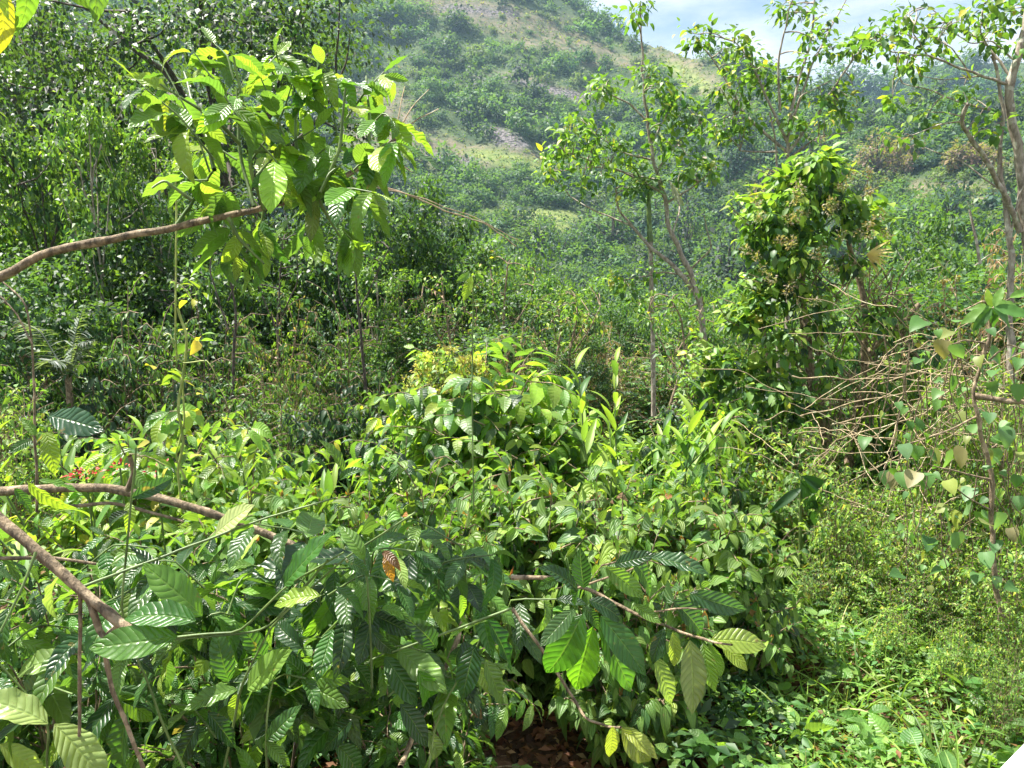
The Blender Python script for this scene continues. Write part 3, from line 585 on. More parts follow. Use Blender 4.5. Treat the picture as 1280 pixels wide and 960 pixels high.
# quilted leaved bushes over the middle foreground
mic = [('miconia', 640, 562, 4.9, 270, 'quilted leaved bush in front of the dome shaped bush'), ('miconia2', 770, 575, 4.7, 250, 'quilted leaved bush in front of the lance leaved clump'),
       ('miconia2', 540, 580, 4.2, 260, 'quilted leaved bush right of the long bare stems'), ('miconia', 880, 600, 4.5, 260, 'yellow green quilted leaved bush under the right side bushes'),
       ('miconia', 690, 590, 4.4, 290, 'quilted leaved bush right behind the big drooping coffee leaves'), ('miconia2', 930, 640, 4.3, 200, 'quilted leaved bush at the right end of the bush mass'),
       ('miconia2', 800, 640, 3.7, 260, 'quilted leaved bush just above the big drooping coffee leaves'), ('miconia', 430, 590, 4.4, 220, 'quilted leaved bush at the end of the bare brown branch'),
       ('miconia', 560, 635, 3.7, 230, 'quilted leaved bush between the two coffee plants in front'), ('miconia', 320, 580, 4.6, 230, 'quilted leaved bush beyond the bare brown branch')]
for kd, u, v, d, wp, lb in mic: put(kd, 'quilted_bush', lb, 'bush', u, v, d, wp)
# right side: low small leaved shrubs
rs = [(1010, 540, 7.4, 150, 'small_b'), (1100, 500, 8.2, 170, 'small_a'), (1180, 480, 7.5, 170, 'small_b'), (1260, 470, 6.8, 170, 'small_a'), (1060, 580, 6.3, 170, 'small_a'), (1150, 560, 6.2, 170, 'small_b'),
      (1230, 560, 5.6, 180, 'small_a'), (1090, 650, 5.4, 150, 'small_a'), (1180, 640, 5.0, 160, 'small_a'), (1270, 650, 4.6, 170, 'small_b'), (1000, 610, 5.8, 140, 'small_a'), (1040, 470, 9.5, 160, 'wild_a')]
for i, (u, v, d, wp, kd) in enumerate(rs): put(kd, 'low_shrub', 'low small leaved shrub in the tangle at the right', 'shrub', u, v, d, wp, 'low shrubs at the right')
for (u, v, d, wp, kd, lb) in [(470, 565, 4.7, 190, 'coffee_light', 'bright large leaved coffee bush left behind the quilted leaved bushes'), (610, 600, 4.2, 150, 'coffee', 'dark coffee bush in the middle of the quilted leaved bushes'), (860, 555, 5.4, 150, 'drooping', 'bush with long bright leaves right behind the quilted leaved bushes'), (745, 610, 4.2, 120, 'glossy', 'small dark glossy bush between the quilted leaved bushes'), (1190, 400, 5.6, 150, 'small_b', 'leafy bright shrub behind the heart shaped leaves, left one'), (1280, 395, 5.2, 170, 'small_b', 'leafy bright shrub behind the heart shaped leaves at the right edge'), (1130, 420, 7.4, 150, 'drooping', 'green bush with long leaves behind the dry twig tangle'), (1060, 560, 5.2, 130, 'small_b', 'small leaved shrub left under the dry twig tangle'), (1150, 600, 4.9, 170, 'small_b', 'small leaved shrub right under the dry twig tangle'),
                            (470, 470, 9, 150, 'coffee', 'dark coffee bush between the glossy bush and the dome shaped bush'), (90, 430, 9.5, 200, 'glossy', 'dark glossy bush under the grey palm fronds'), (330, 440, 10, 200, 'wild_b', 'dark shrub behind the glossy coffee bush'), (900, 560, 5.6, 150, 'coffee', 'coffee bush at the left foot of the climber covered stump'), (985, 570, 5.9, 140, 'miconia2', 'quilted leaved bush at the foot of the climber covered stump')]:
    put(kd, 'leafy_shrub', lb, 'shrub', u, v, d, wp)

for i, (u, v, d, wp) in enumerate([(1080, 690, 4.9, 110), (1150, 700, 4.6, 120), (1215, 690, 4.5, 120), (1275, 715, 4.0, 110), (1030, 680, 5.1, 100), (1120, 745, 4.2, 90), (1200, 760, 3.9, 90), (1265, 790, 3.5, 90)]):
    put(['small_b', 'small_a'][i % 3 == 1], 'weed_clump', 'low leafy weed clump on the ground cover at the lower right', 'weed', u, v, d, wp, 'weed clumps at the lower right')

for (u, v, d, wp, kd, lb) in [(560, 312, 21, 130, 'tree_c', 'dark rounded tree crown in the valley left of the centre'), (640, 350, 18, 120, 'tree_fine', 'dark green rounded crown in the valley at the centre'), (705, 352, 22, 120, 'tree_c', 'dark rounded crown left behind the slender palm stem'), (775, 385, 17, 100, 'tree_fine', 'dense dark crown just left of the slender palm stem'), (862, 392, 17, 110, 'tree_c', 'dense rounded crown between the palm stem and the climber covered stump'), (930, 372, 20, 110, 'tree_d', 'bright rounded crown left behind the climber covered stump'), (1110, 365, 13, 110, 'tree_c', 'dark rounded crown right behind the climber covered stump')]:
    put(kd, 'valley_tree', lb, 'tree', u, v, d, wp)
# ------------------------------------------------------------------ plants built one by one
def PP(lst, d0, d1=None):
    """pixel polyline to points, depth from d0 to d1"""
    n = len(lst); ds = np.linspace(d0, d0 if d1 is None else d1, n); return np.array([P(a, b, d) for (a, b), d in zip(lst, ds)])
def px(n, d): return n * d / FPX
def limb(g, lst, d0, d1, r0, r1, n=None, wig=.012, sides=8, mat=0, wob=.05):
    p = smooth_path(PP(lst, d0, d1), n or max(8, len(lst) * 5), wig * .3); rr_ = np.linspace(px(r0, d0), px(r1, d0 if d1 is None else d1), len(p)); k_ = np.arange(len(p)); rr_ = rr_ * (1 + .16 * ((k_ * 3 % 7) == 0) * (r0 > 2)); tube(g, p, rr_, sides=sides, mat=mat, wob=wob + .03 * (r0 > 3)); return p
def aimed(g, lst, pals, tpl, d, j=.1, face=.6, dj=.12, tint=None, tilt=None):
    """leaves given by base and tip in the picture; tips come nearer or go farther by dj"""
    n = len(lst); a = np.array([[*l[:4]] for l in lst], float); dd = d + rng.uniform(-dj, dj, n); A = P(a[:, 0], a[:, 1], dd); B = P(a[:, 2], a[:, 3], dd - rng.uniform(-.03, .07, n))
    v = B - A; ln = np.linalg.norm(v, axis=1); cd = nrm(np.array([0, 0, CAMZ]) - A); up = UP * (1 - face) + cd * face + rv(n, .22)
    c = pal(n, pals, j)
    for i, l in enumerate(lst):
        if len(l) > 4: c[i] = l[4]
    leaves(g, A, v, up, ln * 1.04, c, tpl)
    return A
def clumps(g, pts, per, rad, L, pals, tpl, droop=.3, j=.15, flat=.7, up=.9):
    pts = np.asarray(pts); n = len(pts) * per; ci = np.repeat(np.arange(len(pts)), per)
    off = nrm(rng.normal(0, 1, (n, 3))) * rng.uniform(.05, 1, (n, 1)) ** .6 * rad; off[:, 2] *= flat
    d = nrm(off) * .8 + rv(n, .4) - [0, 0, droop]; u = UP * up + nrm(off) * .5 + rv(n, .35)
    leaves(g, pts[ci] + off, d, u, L * rng.uniform(.55, 1.2, n), pal(n, pals, j) * np.repeat(rng.uniform(.82, 1.18, (len(pts), 1)), per, 0), tpl)
rng = np.random.default_rng(101); random.seed(101)
# --- arching coffee branch from the left
t = thing('arching_coffee_branch', 'thick brown coffee branch arching in from the left edge with sunlit leafy shoots', 'coffee branch', P(-60, 375, 2.5))
gb, gl, S = Geo(), Geo(), []
main = limb(gb, [(-400, 620), (-200, 470), (-60, 378), (0, 346), (60, 316), (140, 299), (215, 286), (290, 269), (350, 253), (400, 240), (440, 215), (480, 190), (497, 172)], 2.4, 2.8, 8.2, 2.6, 60, .004)
gsh = Geo()
shoots = [[(330, 262), (315, 220), (308, 150), (292, 70)], [(218, 285), (245, 245), (268, 212)], [(318, 258), (300, 200), (296, 110)], [(400, 240), (425, 190), (432, 110)], [(462, 205), (462, 150), (458, 95)], [(268, 212), (255, 160), (230, 90)],
          [(285, 272), (300, 300), (330, 330)], [(350, 253), (372, 200), (365, 100)], [(395, 242), (415, 280), (428, 300)], [(310, 190), (340, 190), (400, 200)], [(300, 180), (270, 150), (200, 105)], [(240, 250), (205, 225), (190, 235)]]
for s_ in shoots: limb(gsh, s_, 2.55 + random.uniform(-.1, .25), 2.6 + random.uniform(-.2, .3), 2.6, 1.3, 14, .02, 6)
tw = [((262, 215), (240, 150), (205, 85)), ((268, 200), (230, 150), (170, 100)), ((300, 150), (270, 105), (240, 62)), ((292, 100), (285, 70), (268, 55)), ((305, 120), (330, 85), (345, 70)), ((296, 200), (265, 180), (240, 190)),
      ((315, 200), (350, 150), (365, 105)), ((320, 220), (360, 180), (395, 160)), ((368, 150), (385, 110), (395, 90)), ((425, 190), (415, 130), (400, 95)), ((432, 150), (460, 110), (480, 90)), ((460, 160), (480, 140), (490, 150)),
      ((462, 200), (480, 180), (495, 178)), ((400, 240), (412, 215), (428, 205)), ((415, 240), (440, 235), (465, 240)), ((395, 245), (388, 275), (385, 295)), ((415, 270), (430, 290), (440, 300)), ((290, 272), (292, 295), (295, 318)), ((330, 260), (325, 290), (330, 310)),
      ((260, 225), (238, 225), (228, 215)), ((300, 230), (270, 245), (262, 260)), ((372, 200), (395, 195), (415, 180)), ((355, 170), (340, 130), (325, 95)), ((308, 170), (290, 140), (305, 100)), ((340, 240), (350, 215), (370, 205)), ((432, 125), (420, 95), (400, 80)), ((365, 110), (350, 85), (345, 65)), ((258, 150), (285, 130), (300, 120)), ((325, 180), (345, 200), (350, 225)), ((440, 215), (455, 200), (470, 195))]
for a in tw:
    d0 = 2.6 + random.uniform(-.2, .25); p = limb(gsh, a, d0, d0 + random.uniform(-.12, .12), 1.5, .8, 8, .02, 5); twig_leaves(S, p, .195, 4, .5, .8, False, t0=.25)
flush(gl, S, [(3, MG), (6, LG), (3, YG)], T_COF)
aimed(gl, [(212, 115, 162, 82, YG), (200, 125, 164, 130), (205, 120, 212, 165, (.26, .31, .04)), (222, 130, 222, 178, YG), (205, 100, 208, 122, DG), (480, 95, 510, 99, LG), (470, 112, 495, 124, LG), (395, 250, 388, 300, (.1, .13, .04)), (408, 232, 402, 262, DG), (430, 225, 445, 275, DG), (440, 270, 455, 315, LG), (300, 290, 285, 335, YG)], PAL_COFY, T_COF, 2.6)
g2 = Geo(); limb(g2, [(440, 222), (500, 240), (560, 264), (610, 282), (645, 308)], 2.8, 4.2, 1.2, .7, 26, .01, 5); limb(g2, [(450, 228), (520, 246), (600, 275), (648, 300)], 2.85, 4.1, .8, .5, 20, .01, 5)
for e in [((488, 180), (510, 140), (536, 112)), ((490, 182), (500, 140), (506, 108)), ((488, 180), (520, 150), (548, 136)), ((480, 192), (500, 205), (515, 215)), ((330, 258), (390, 235), (440, 228))]: limb(g2, e, 2.8, 2.9, 1.0, .5, 9, .03, 4)
def local(o, root):
    o.parent = root; o.location = -root.location
local(gb.obj('branch', ['bark']), t); local(gsh.obj('shoots', ['green_stem']), t); local(gl.obj('foliage', ['coffee']), t); local(g2.obj('dry_twig', ['dry_twig']), t)
# --- yellow leaves at the top left corner
t = thing('hanging_coffee_leaves', 'yellow green coffee leaves hanging close by into the top left corner', 'coffee branch', P(20, -120, 1.5))
gb, gl = Geo(), Geo(); limb(gb, [(-200, -160), (-40, -90), (40, -60), (140, -70)], 1.45, 1.7, 4, 2, 20); aimed(gl, [(-8, -22, 30, 62, (.30, .30, .03)), (20, -50, 66, 20, LG), (70, -55, 92, 12, LG), (-30, -40, 8, 10, YG), (100, -70, 140, 2, LG)], PAL_COFY, T_COF, 1.5, dj=.04)
local(gb.obj('branch', ['green_stem']), t); local(gl.obj('foliage', ['coffee']), t)
# --- big drooping coffee branch, right of centre
t = thing('drooping_coffee_branch', 'coffee branch with big ribbed drooping leaves just right of the bottom centre', 'coffee branch', P(736, 737, 1.97))
gb, gl = Geo(), Geo(); limb(gb, [(640, 722), (690, 722), (736, 737), (797, 768), (844, 788), (897, 804), (915, 806)], 2.2, 1.86, 3.2, 1.4, 34, .006); limb(gb, [(640, 760), (690, 830), (719, 877), (733, 899), (762, 910), (776, 909)], 2.2, 1.9, 2.4, 1.6, 24, .01)
limb(gb, [(722, 735), (790, 712), (812, 697)], 2.0, 1.96, 1.6, 1.2, 10); limb(gb, [(797, 768), (850, 760), (885, 762)], 1.98, 1.9, 1.3, 1, 8); limb(gb, [(500, 960), (505, 948), (525, 900), (550, 850), (572, 800), (580, 770)], 2.1, 2.5, 4, 3, 26, .01)
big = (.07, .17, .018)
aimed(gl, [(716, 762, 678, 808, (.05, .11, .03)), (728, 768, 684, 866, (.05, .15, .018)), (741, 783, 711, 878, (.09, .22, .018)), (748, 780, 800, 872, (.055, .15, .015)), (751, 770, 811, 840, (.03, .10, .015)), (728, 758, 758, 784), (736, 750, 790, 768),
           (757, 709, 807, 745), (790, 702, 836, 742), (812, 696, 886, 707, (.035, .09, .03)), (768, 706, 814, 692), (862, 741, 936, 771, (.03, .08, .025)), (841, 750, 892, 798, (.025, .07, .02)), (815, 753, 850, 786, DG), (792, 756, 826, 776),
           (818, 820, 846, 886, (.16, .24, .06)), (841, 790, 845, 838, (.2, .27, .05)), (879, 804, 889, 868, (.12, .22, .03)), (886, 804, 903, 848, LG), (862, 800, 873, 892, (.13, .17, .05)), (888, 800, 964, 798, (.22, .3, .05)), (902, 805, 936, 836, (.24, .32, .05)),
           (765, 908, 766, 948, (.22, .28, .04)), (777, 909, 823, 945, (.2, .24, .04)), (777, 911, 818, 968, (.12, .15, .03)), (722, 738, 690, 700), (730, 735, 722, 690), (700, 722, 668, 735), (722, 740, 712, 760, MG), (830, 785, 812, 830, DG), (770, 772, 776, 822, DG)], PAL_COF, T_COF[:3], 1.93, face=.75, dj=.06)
local(gb.obj('branch', ['bark']), t); local(gl.obj('foliage', ['coffee']), t)
# --- front left coffee plants: long bare stems and big leaves
t = thing('leaning_coffee_stem', 'thick pale brown coffee stem slanting down from the left edge', 'coffee stem', P(165, 790, 1.9))
gb = Geo(); limb(gb, [(-300, 450), (-100, 575), (-5, 644), (60, 700), (110, 745), (165, 790), (182, 806)], 2.0, 1.85, 8, 6.5, 40, .003, 10); limb(gb, [(150, 780), (128, 800), (140, 860), (165, 920), (185, 975)], 1.9, 1.9, 3.5, 2.5, 24, .01)
limb(gb, [(112, 750), (125, 790), (134, 800)], 1.9, 1.88, 5, 4, 8); limb(gb, [(100, 740), (100, 830), (97, 960)], 1.9, 1.95, 2.6, 2, 14, .01); gs2 = Geo(); limb(gs2, [(100, 735), (160, 712), (240, 682), (330, 648), (420, 622)], 1.92, 2.2, 2.2, 1.2, 26, .006); limb(gs2, [(45, 690), (25, 740), (0, 790)], 1.9, 1.8, 2, 1.6, 10)
gq = Geo(); aimed(gq, [(222, 796, 108, 812, (.06, .15, .02)), (245, 776, 150, 752, (.04, .12, .02)), (160, 800, 215, 770, MG)], PAL_COF, T_COF[:3], 1.78, face=.6, dj=.02); local(gq.obj('foliage', ['coffee']), t); local(gb.obj('stem', ['bark']), t); local(gs2.obj('side_twig', ['green_stem']), t)
t = thing('bare_coffee_branch', 'bare horizontal brown coffee branch running in from the left edge', 'coffee branch', P(200, 622, 2.7))
gb = Geo(); limb(gb, [(-200, 640), (-40, 616), (60, 611), (130, 609), (200, 622), (290, 650), (385, 690), (420, 705)], 2.7, 2.9, 6.5, 5, 40, .004, 8); limb(gb, [(-100, 700), (0, 698), (62, 697), (120, 705)], 2.3, 2.4, 3, 2, 14, .008); limb(gb, [(160, 612), (168, 590), (162, 570)], 2.75, 2.7, 4, 2.5, 8)
limb(gb, [(80, 634), (140, 628), (230, 652)], 2.75, 2.8, 2.5, 2, 12, .01)
local(gb.obj('branch', ['bark']), t)
t = thing('front_coffee_plant', 'nearest coffee plant filling the bottom left with large ribbed leaves', 'coffee plant', P(350, 900, 2.0))
gb, gl, S = Geo(), Geo(), []
for e in [[(350, 1200), (330, 927), (340, 840), (383, 848)], [(465, 860), (462, 765), (455, 690)], [(640, 760), (560, 790), (490, 815)], [(230, 960), (150, 770), (163, 640), (170, 560)], [(280, 960), (300, 860), (340, 780), (430, 700), (520, 640)], [(60, 1000), (60, 900), (0, 830)], [(530, 1000), (545, 900), (600, 800)], [(410, 700), (330, 790), (210, 800)],
          [(217, 797), (300, 790), (360, 730), (430, 690)]]: limb(gb, e, 2.05, 2.05, 1.9, 1.3, 18, .01, 6)
PL = (.22, .30, .09)
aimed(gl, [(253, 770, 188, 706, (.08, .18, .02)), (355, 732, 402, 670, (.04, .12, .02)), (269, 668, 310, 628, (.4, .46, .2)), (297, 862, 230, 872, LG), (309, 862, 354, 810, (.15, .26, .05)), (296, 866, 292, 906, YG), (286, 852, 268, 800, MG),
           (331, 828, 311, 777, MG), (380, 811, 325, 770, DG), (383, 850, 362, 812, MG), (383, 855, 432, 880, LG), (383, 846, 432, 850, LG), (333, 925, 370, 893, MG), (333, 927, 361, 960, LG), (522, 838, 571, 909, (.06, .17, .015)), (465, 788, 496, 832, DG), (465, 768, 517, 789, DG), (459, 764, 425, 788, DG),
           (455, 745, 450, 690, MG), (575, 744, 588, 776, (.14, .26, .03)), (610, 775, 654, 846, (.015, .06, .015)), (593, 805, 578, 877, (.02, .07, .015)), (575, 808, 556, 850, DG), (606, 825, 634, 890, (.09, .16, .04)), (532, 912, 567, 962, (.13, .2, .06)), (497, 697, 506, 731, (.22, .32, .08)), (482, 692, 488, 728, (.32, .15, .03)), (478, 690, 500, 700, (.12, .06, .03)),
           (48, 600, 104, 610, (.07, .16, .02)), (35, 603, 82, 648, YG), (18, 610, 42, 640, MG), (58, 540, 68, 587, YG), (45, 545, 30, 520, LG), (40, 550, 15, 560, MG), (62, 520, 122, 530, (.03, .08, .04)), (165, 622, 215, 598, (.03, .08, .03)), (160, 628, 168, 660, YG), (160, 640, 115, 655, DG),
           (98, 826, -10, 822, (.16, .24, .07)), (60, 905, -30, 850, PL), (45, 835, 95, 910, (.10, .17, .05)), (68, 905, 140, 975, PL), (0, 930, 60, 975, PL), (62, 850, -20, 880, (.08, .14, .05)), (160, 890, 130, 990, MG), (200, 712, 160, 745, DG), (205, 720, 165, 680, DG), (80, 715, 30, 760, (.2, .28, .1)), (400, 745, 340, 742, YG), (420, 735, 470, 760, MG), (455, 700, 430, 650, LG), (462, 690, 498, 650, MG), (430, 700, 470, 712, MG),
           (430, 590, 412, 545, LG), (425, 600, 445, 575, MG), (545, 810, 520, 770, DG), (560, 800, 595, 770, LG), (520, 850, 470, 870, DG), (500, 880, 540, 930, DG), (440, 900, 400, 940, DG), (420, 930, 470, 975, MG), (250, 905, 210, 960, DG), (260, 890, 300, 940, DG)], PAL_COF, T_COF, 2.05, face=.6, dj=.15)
for i in range(46):
    u, v = random.uniform(-40, 620), random.uniform(690, 930)
    if u > 470 and v < 860: continue
    d0 = random.uniform(2.1, 2.7); a = random.uniform(0, 6.28)
    p = limb(gb, [(u, v), (u + 45 * math.cos(a), v - 25 + 20 * math.sin(a)), (u + 90 * math.cos(a), v - 10 + 45 * math.sin(a))], d0, d0 + random.uniform(-.15, .25), 1.6, .9, 8, .02, 5); twig_leaves(S, p, .21, 4, .45, .8, False)
for i in range(16):
    u, v = random.uniform(360, 640), random.uniform(650, 780); d0 = random.uniform(2.4, 2.9); a = random.uniform(-.6, 3.7)
    p = limb(gb, [(u, v + 60), (u, v), (u + 70 * math.cos(a), v - 20 + 40 * math.sin(a))], d0, d0 - .1, 1.8, 1, 8, .02, 5); twig_leaves(S, p, .235, 4, .55, .8, False)
flush(gl, S, [(3, DG), (6, MG), (4, LG), (.6, YG)], T_COF)
local(gb.obj('stem', ['green_stem']), t); local(gl.obj('foliage', ['coffee']), t)
K['coffee_near'] = KB(1.5, 1.0, stems=10, twigs=8, L=.22, nl=5, tpl=T_COF, pals=[(3, DG), (6, MG), (4, LG), (.8, YG), (.06, BR)], leafmat='coffee', seed=61, droop=.45)
for u, v, d, wp, lb in [(60, 690, 2.9, 420, 'dark coffee plant behind the thick slanting stem'), (300, 700, 2.9, 420, 'dark coffee plant between the slanting stem and the bottom centre'), (520, 730, 2.9, 380, 'dark coffee plant left of the big drooping leaves'), (180, 640, 3.6, 420, 'leafy coffee plant under the bare horizontal branch'), (-60, 600, 3.2, 300, 'coffee plant at the left edge under the bare horizontal branch'), (420, 640, 3.7, 360, 'coffee plant at the tip of the bare horizontal branch')]:
    put('coffee_near', 'coffee_plant', lb, 'coffee plant', u, v, d, wp)
rng = np.random.default_rng(202); random.seed(202)
# --- hanging green vine, thin dark stem, young shoot
t = thing('hanging_vine', 'thin yellow green vine hanging above the bright coffee bushes at the left', 'vine', P(225, 640, 4.2)); g = Geo(); gl = Geo()
limb(g, [(219, 180), (221, 300), (219, 400), (221, 452)], 4.2, 4.2, 1.2, 1.2, 24, .006, 5); p = limb(g, [(222, 385), (233, 420), (232, 452), (222, 500), (230, 550), (222, 590), (229, 640)], 4.2, 4.1, 1.8, 1.6, 40, .01, 6); limb(g, [(228, 470), (231, 530), (219, 570), (233, 600)], 4.2, 4.15, 1.3, 1.2, 20, .01, 5)
limb(g, [(205, 420), (212, 415), (226, 455), (260, 450), (275, 480)], 4.2, 4.1, 1, .8, 16, .01, 4)
clumps(gl, PP([(250, 370), (246, 425), (225, 480), (200, 470), (240, 510), (205, 545), (230, 580)], 4.2), 7, .12, .09, [(1, YG), (1, LG), (.6, YE)], T_OV)
local(g.obj('stem', [bark_mat('vine_stem', (.16, .22, .04), (.3, .34, .08), 20, .6)]), t); local(gl.obj('foliage', ['leaf']), t)
t = thing('young_shoot', 'thin shoot with a few yellow green leaves at its tip above the dome bush', 'shoot', P(592, 600, 3.6)); g, gl = Geo(), Geo(); limb(g, [(592, 640), (590, 480), (592, 345), (596, 340)], 3.6, 3.5, 1.1, .8, 20, .006, 5)
aimed(gl, [(590, 345, 580, 376, YG), (592, 343, 612, 350, LG), (594, 342, 604, 336, YG), (588, 342, 575, 350, LG)], PAL_COFY, T_COF, 3.5, dj=.04); local(g.obj('stem', ['green_stem']), t); local(gl.obj('foliage', ['coffee']), t)
t = thing('bare_sapling', 'thin dark leafless stem standing at the left before the grey palm fronds', 'stem', P(44, 600, 3.2)); g = Geo(); limb(g, [(46, 640), (44, 540), (40, 440), (34, 380), (0, 350)], 3.2, 3.3, 1.8, 1.0, 26, .01, 6); limb(g, [(40, 430), (20, 390), (-10, 360)], 3.25, 3.3, 1.2, .8, 10); local(g.obj('stem', ['bark']), t)
# --- slender palm stem with green shaft
t = thing('slender_palm', 'slender straight palm stem with a green shaft top among the forked tree branches', 'palm', P(816, 500, 12)); g, g2, gl = Geo(), Geo(), Geo()
limb(g, [(817, 520), (816, 420), (813, 300)], 12, 12, 3, 2.6, 22, .001); limb(g2, [(813, 302), (811, 270), (811, 240)], 12, 12, 3.6, 2.2, 12, 0)
def frond(g, base, tip, sag, n, L, c, w=.06, tpl=None):
    base, tip = np.array(base), np.array(tip); ln = np.linalg.norm(tip - base); p = smooth_path([base, (base + tip) / 2 + [0, 0, sag * ln], tip], 16); tube(g, p, np.linspace(.012, .004, 16), sides=4, c=c)
    T = nrm(np.gradient(p, axis=0)); f = np.linspace(.12, .99, n); idx = (f * 15).astype(int); q = np.stack([np.interp(f * 15, np.arange(16), p[:, k]) for k in range(3)], 1)
    sd_ = nrm(np.cross(T[idx], UP)); D = np.concatenate([T[idx] * .6 + sd_, T[idx] * .6 - sd_]) + rv(2 * n, .07) - [0, 0, .25]
    leaves(g, np.concatenate([q, q]), D, UP + rv(2 * n, .15), L * np.tile(np.sin(np.pi * (f * .8 + .15)), 2), np.broadcast_to(np.array(c), (2 * n, 3)) * rng.uniform(.8, 1.2, (2 * n, 1)), tpl or T_LA2)
T_LA2 = set_(w_lance, 2, 4, .10, (.3, .7), .4)
top = P(811, 240, 12)
for a in range(6): frond(gl, top, top + [math.cos(a * 1.05) * .5, math.sin(a * 1.05) * .5, random.uniform(-.1, .45)], .25, 14, .22, DG)
frond(gl, P(835, 225, 12), P(853, 252, 11.9), .1, 18, .3, (.35, .36, .3))
local(g.obj('trunk', ['pale_bark']), t); local(g2.obj('crown_shaft', ['green_stem']), t); local(gl.obj('fronds', ['leaf']), t)
t = thing('grey_palm', 'greyish palm with shining fronds in the dark left background', 'palm', P(80, 500, 9.5)); gl = Geo(); b0 = P(85, 470, 9.5)
for (u, v, dd, sg) in [(105, 380, .2, .1), (118, 425, 0, .35), (20, 400, .3, .2), (60, 452, -.3, .3)]: frond(gl, b0, P(u, v, 9.5 + dd), sg, 26, .34, (.13, .16, .13))
g = Geo(); zb = tz(b0[0], b0[1]); tube(g, [[b0[0], b0[1], zb - .2], b0], [.05, .04], sides=8); local(g.obj('trunk', ['bark']), t); local(gl.obj('fronds', ['shiny']), t)
# --- slender trees standing against the hillside
def drawn_tree(name, label, d, trunks, branches, spots, bark, per, rad, L, pals, tpl, seed, mat='leaf', wig=.02, dj=.6, extra=1):
    global rng; rng = np.random.default_rng(seed); random.seed(seed); u0, v0 = trunks[0][0][0]; b = P(u0, v0, d); t = thing(name, label, 'tree', (b[0], b[1], tz(b[0], b[1])))
    gt, gl = Geo(), Geo(); allp = []
    for lst, r0, r1 in trunks: p = limb(gt, lst, d, d, r0, r1, len(lst) * 6, wig * .4, 8); allp.append(p)
    for lst, r0, r1 in branches:
        e = random.uniform(-dj, dj); p = limb(gt, lst, d, d + e, r0, r1, len(lst) * 5, wig, 6); allp.append(p[2:])
    A = np.concatenate(allp); pts = []
    for (u, v) in spots:
        for k in range(extra):
            c = P(u + random.uniform(-8, 8) * (k > 0), v + random.uniform(-8, 8) * (k > 0), d + random.uniform(-dj, dj)); n_ = A[np.linalg.norm(A - c, axis=1).argmin()]
            tube(gt, smooth_path([n_, (n_ + c) / 2 + [0, 0, .04], c], 6, .04), np.linspace(px(1.0, d), px(.4, d), 6), sides=4); pts.append(c)
    clumps(gl, pts, per, rad, L, pals, tpl); local(gt.obj('trunk', [bark]), t); local(gl.obj('crown', [mat]), t); return t
PT = [(4, MG), (4, LG), (1.2, YG), (.2, YE), (.15, (.3, .3, .2))]
drawn_tree('forked_tree', 'slender forked tree with open sprays of bright leaves right of the picture centre', 12,
    [([(885, 520), (880, 430), (875, 379), (863, 338), (840, 297), (831, 255), (827, 232), (818, 210), (811, 160), (806, 122), (802, 60), (800, 8)], 4.5, .9)],
    [([(873, 372), (845, 335), (813, 310), (792, 285), (772, 262), (770, 235)], 3.4, 1), ([(790, 283), (740, 262), (712, 245)], 1.4, .7), ([(818, 200), (780, 192), (740, 165)], 1.4, .6), ([(808, 150), (785, 128), (748, 112)], 1.4, .6), ([(820, 215), (850, 175), (880, 150)], 1.3, .6), ([(815, 180), (835, 140), (852, 118)], 1.2, .6),
     ([(827, 240), (780, 215), (705, 190)], 1.6, .6), ([(822, 225), (750, 208), (692, 214)], 1.4, .6), ([(831, 255), (865, 235), (895, 210)], 1.6, .6), ([(840, 297), (850, 262), (846, 235)], 1.5, .7), ([(863, 338), (890, 310), (880, 270)], 1.3, .6), ([(863, 345), (830, 340), (780, 350)], 1.4, .6), ([(875, 379), (840, 390), (800, 375)], 1.4, .6)],
    [(740, 115), (760, 100), (752, 108), (805, 95), (820, 92), (830, 105), (725, 150), (705, 160), (700, 185), (690, 215), (712, 200), (735, 200), (760, 215), (790, 195), (800, 215), (830, 130), (850, 120), (868, 140), (880, 160), (860, 195), (880, 205), (730, 230), (850, 215), (800, 8), (790, 22), (785, 235), (775, 180), (840, 170), (750, 160), (810, 230), (720, 175), (780, 355), (800, 375), (770, 345), (895, 212), (850, 150), (870, 215), (690, 200), (815, 345), (745, 180), (835, 195), (765, 195), (820, 160)],
    'pale_bark', 20, .27, .135, PT, T_OV, 301, extra=2)
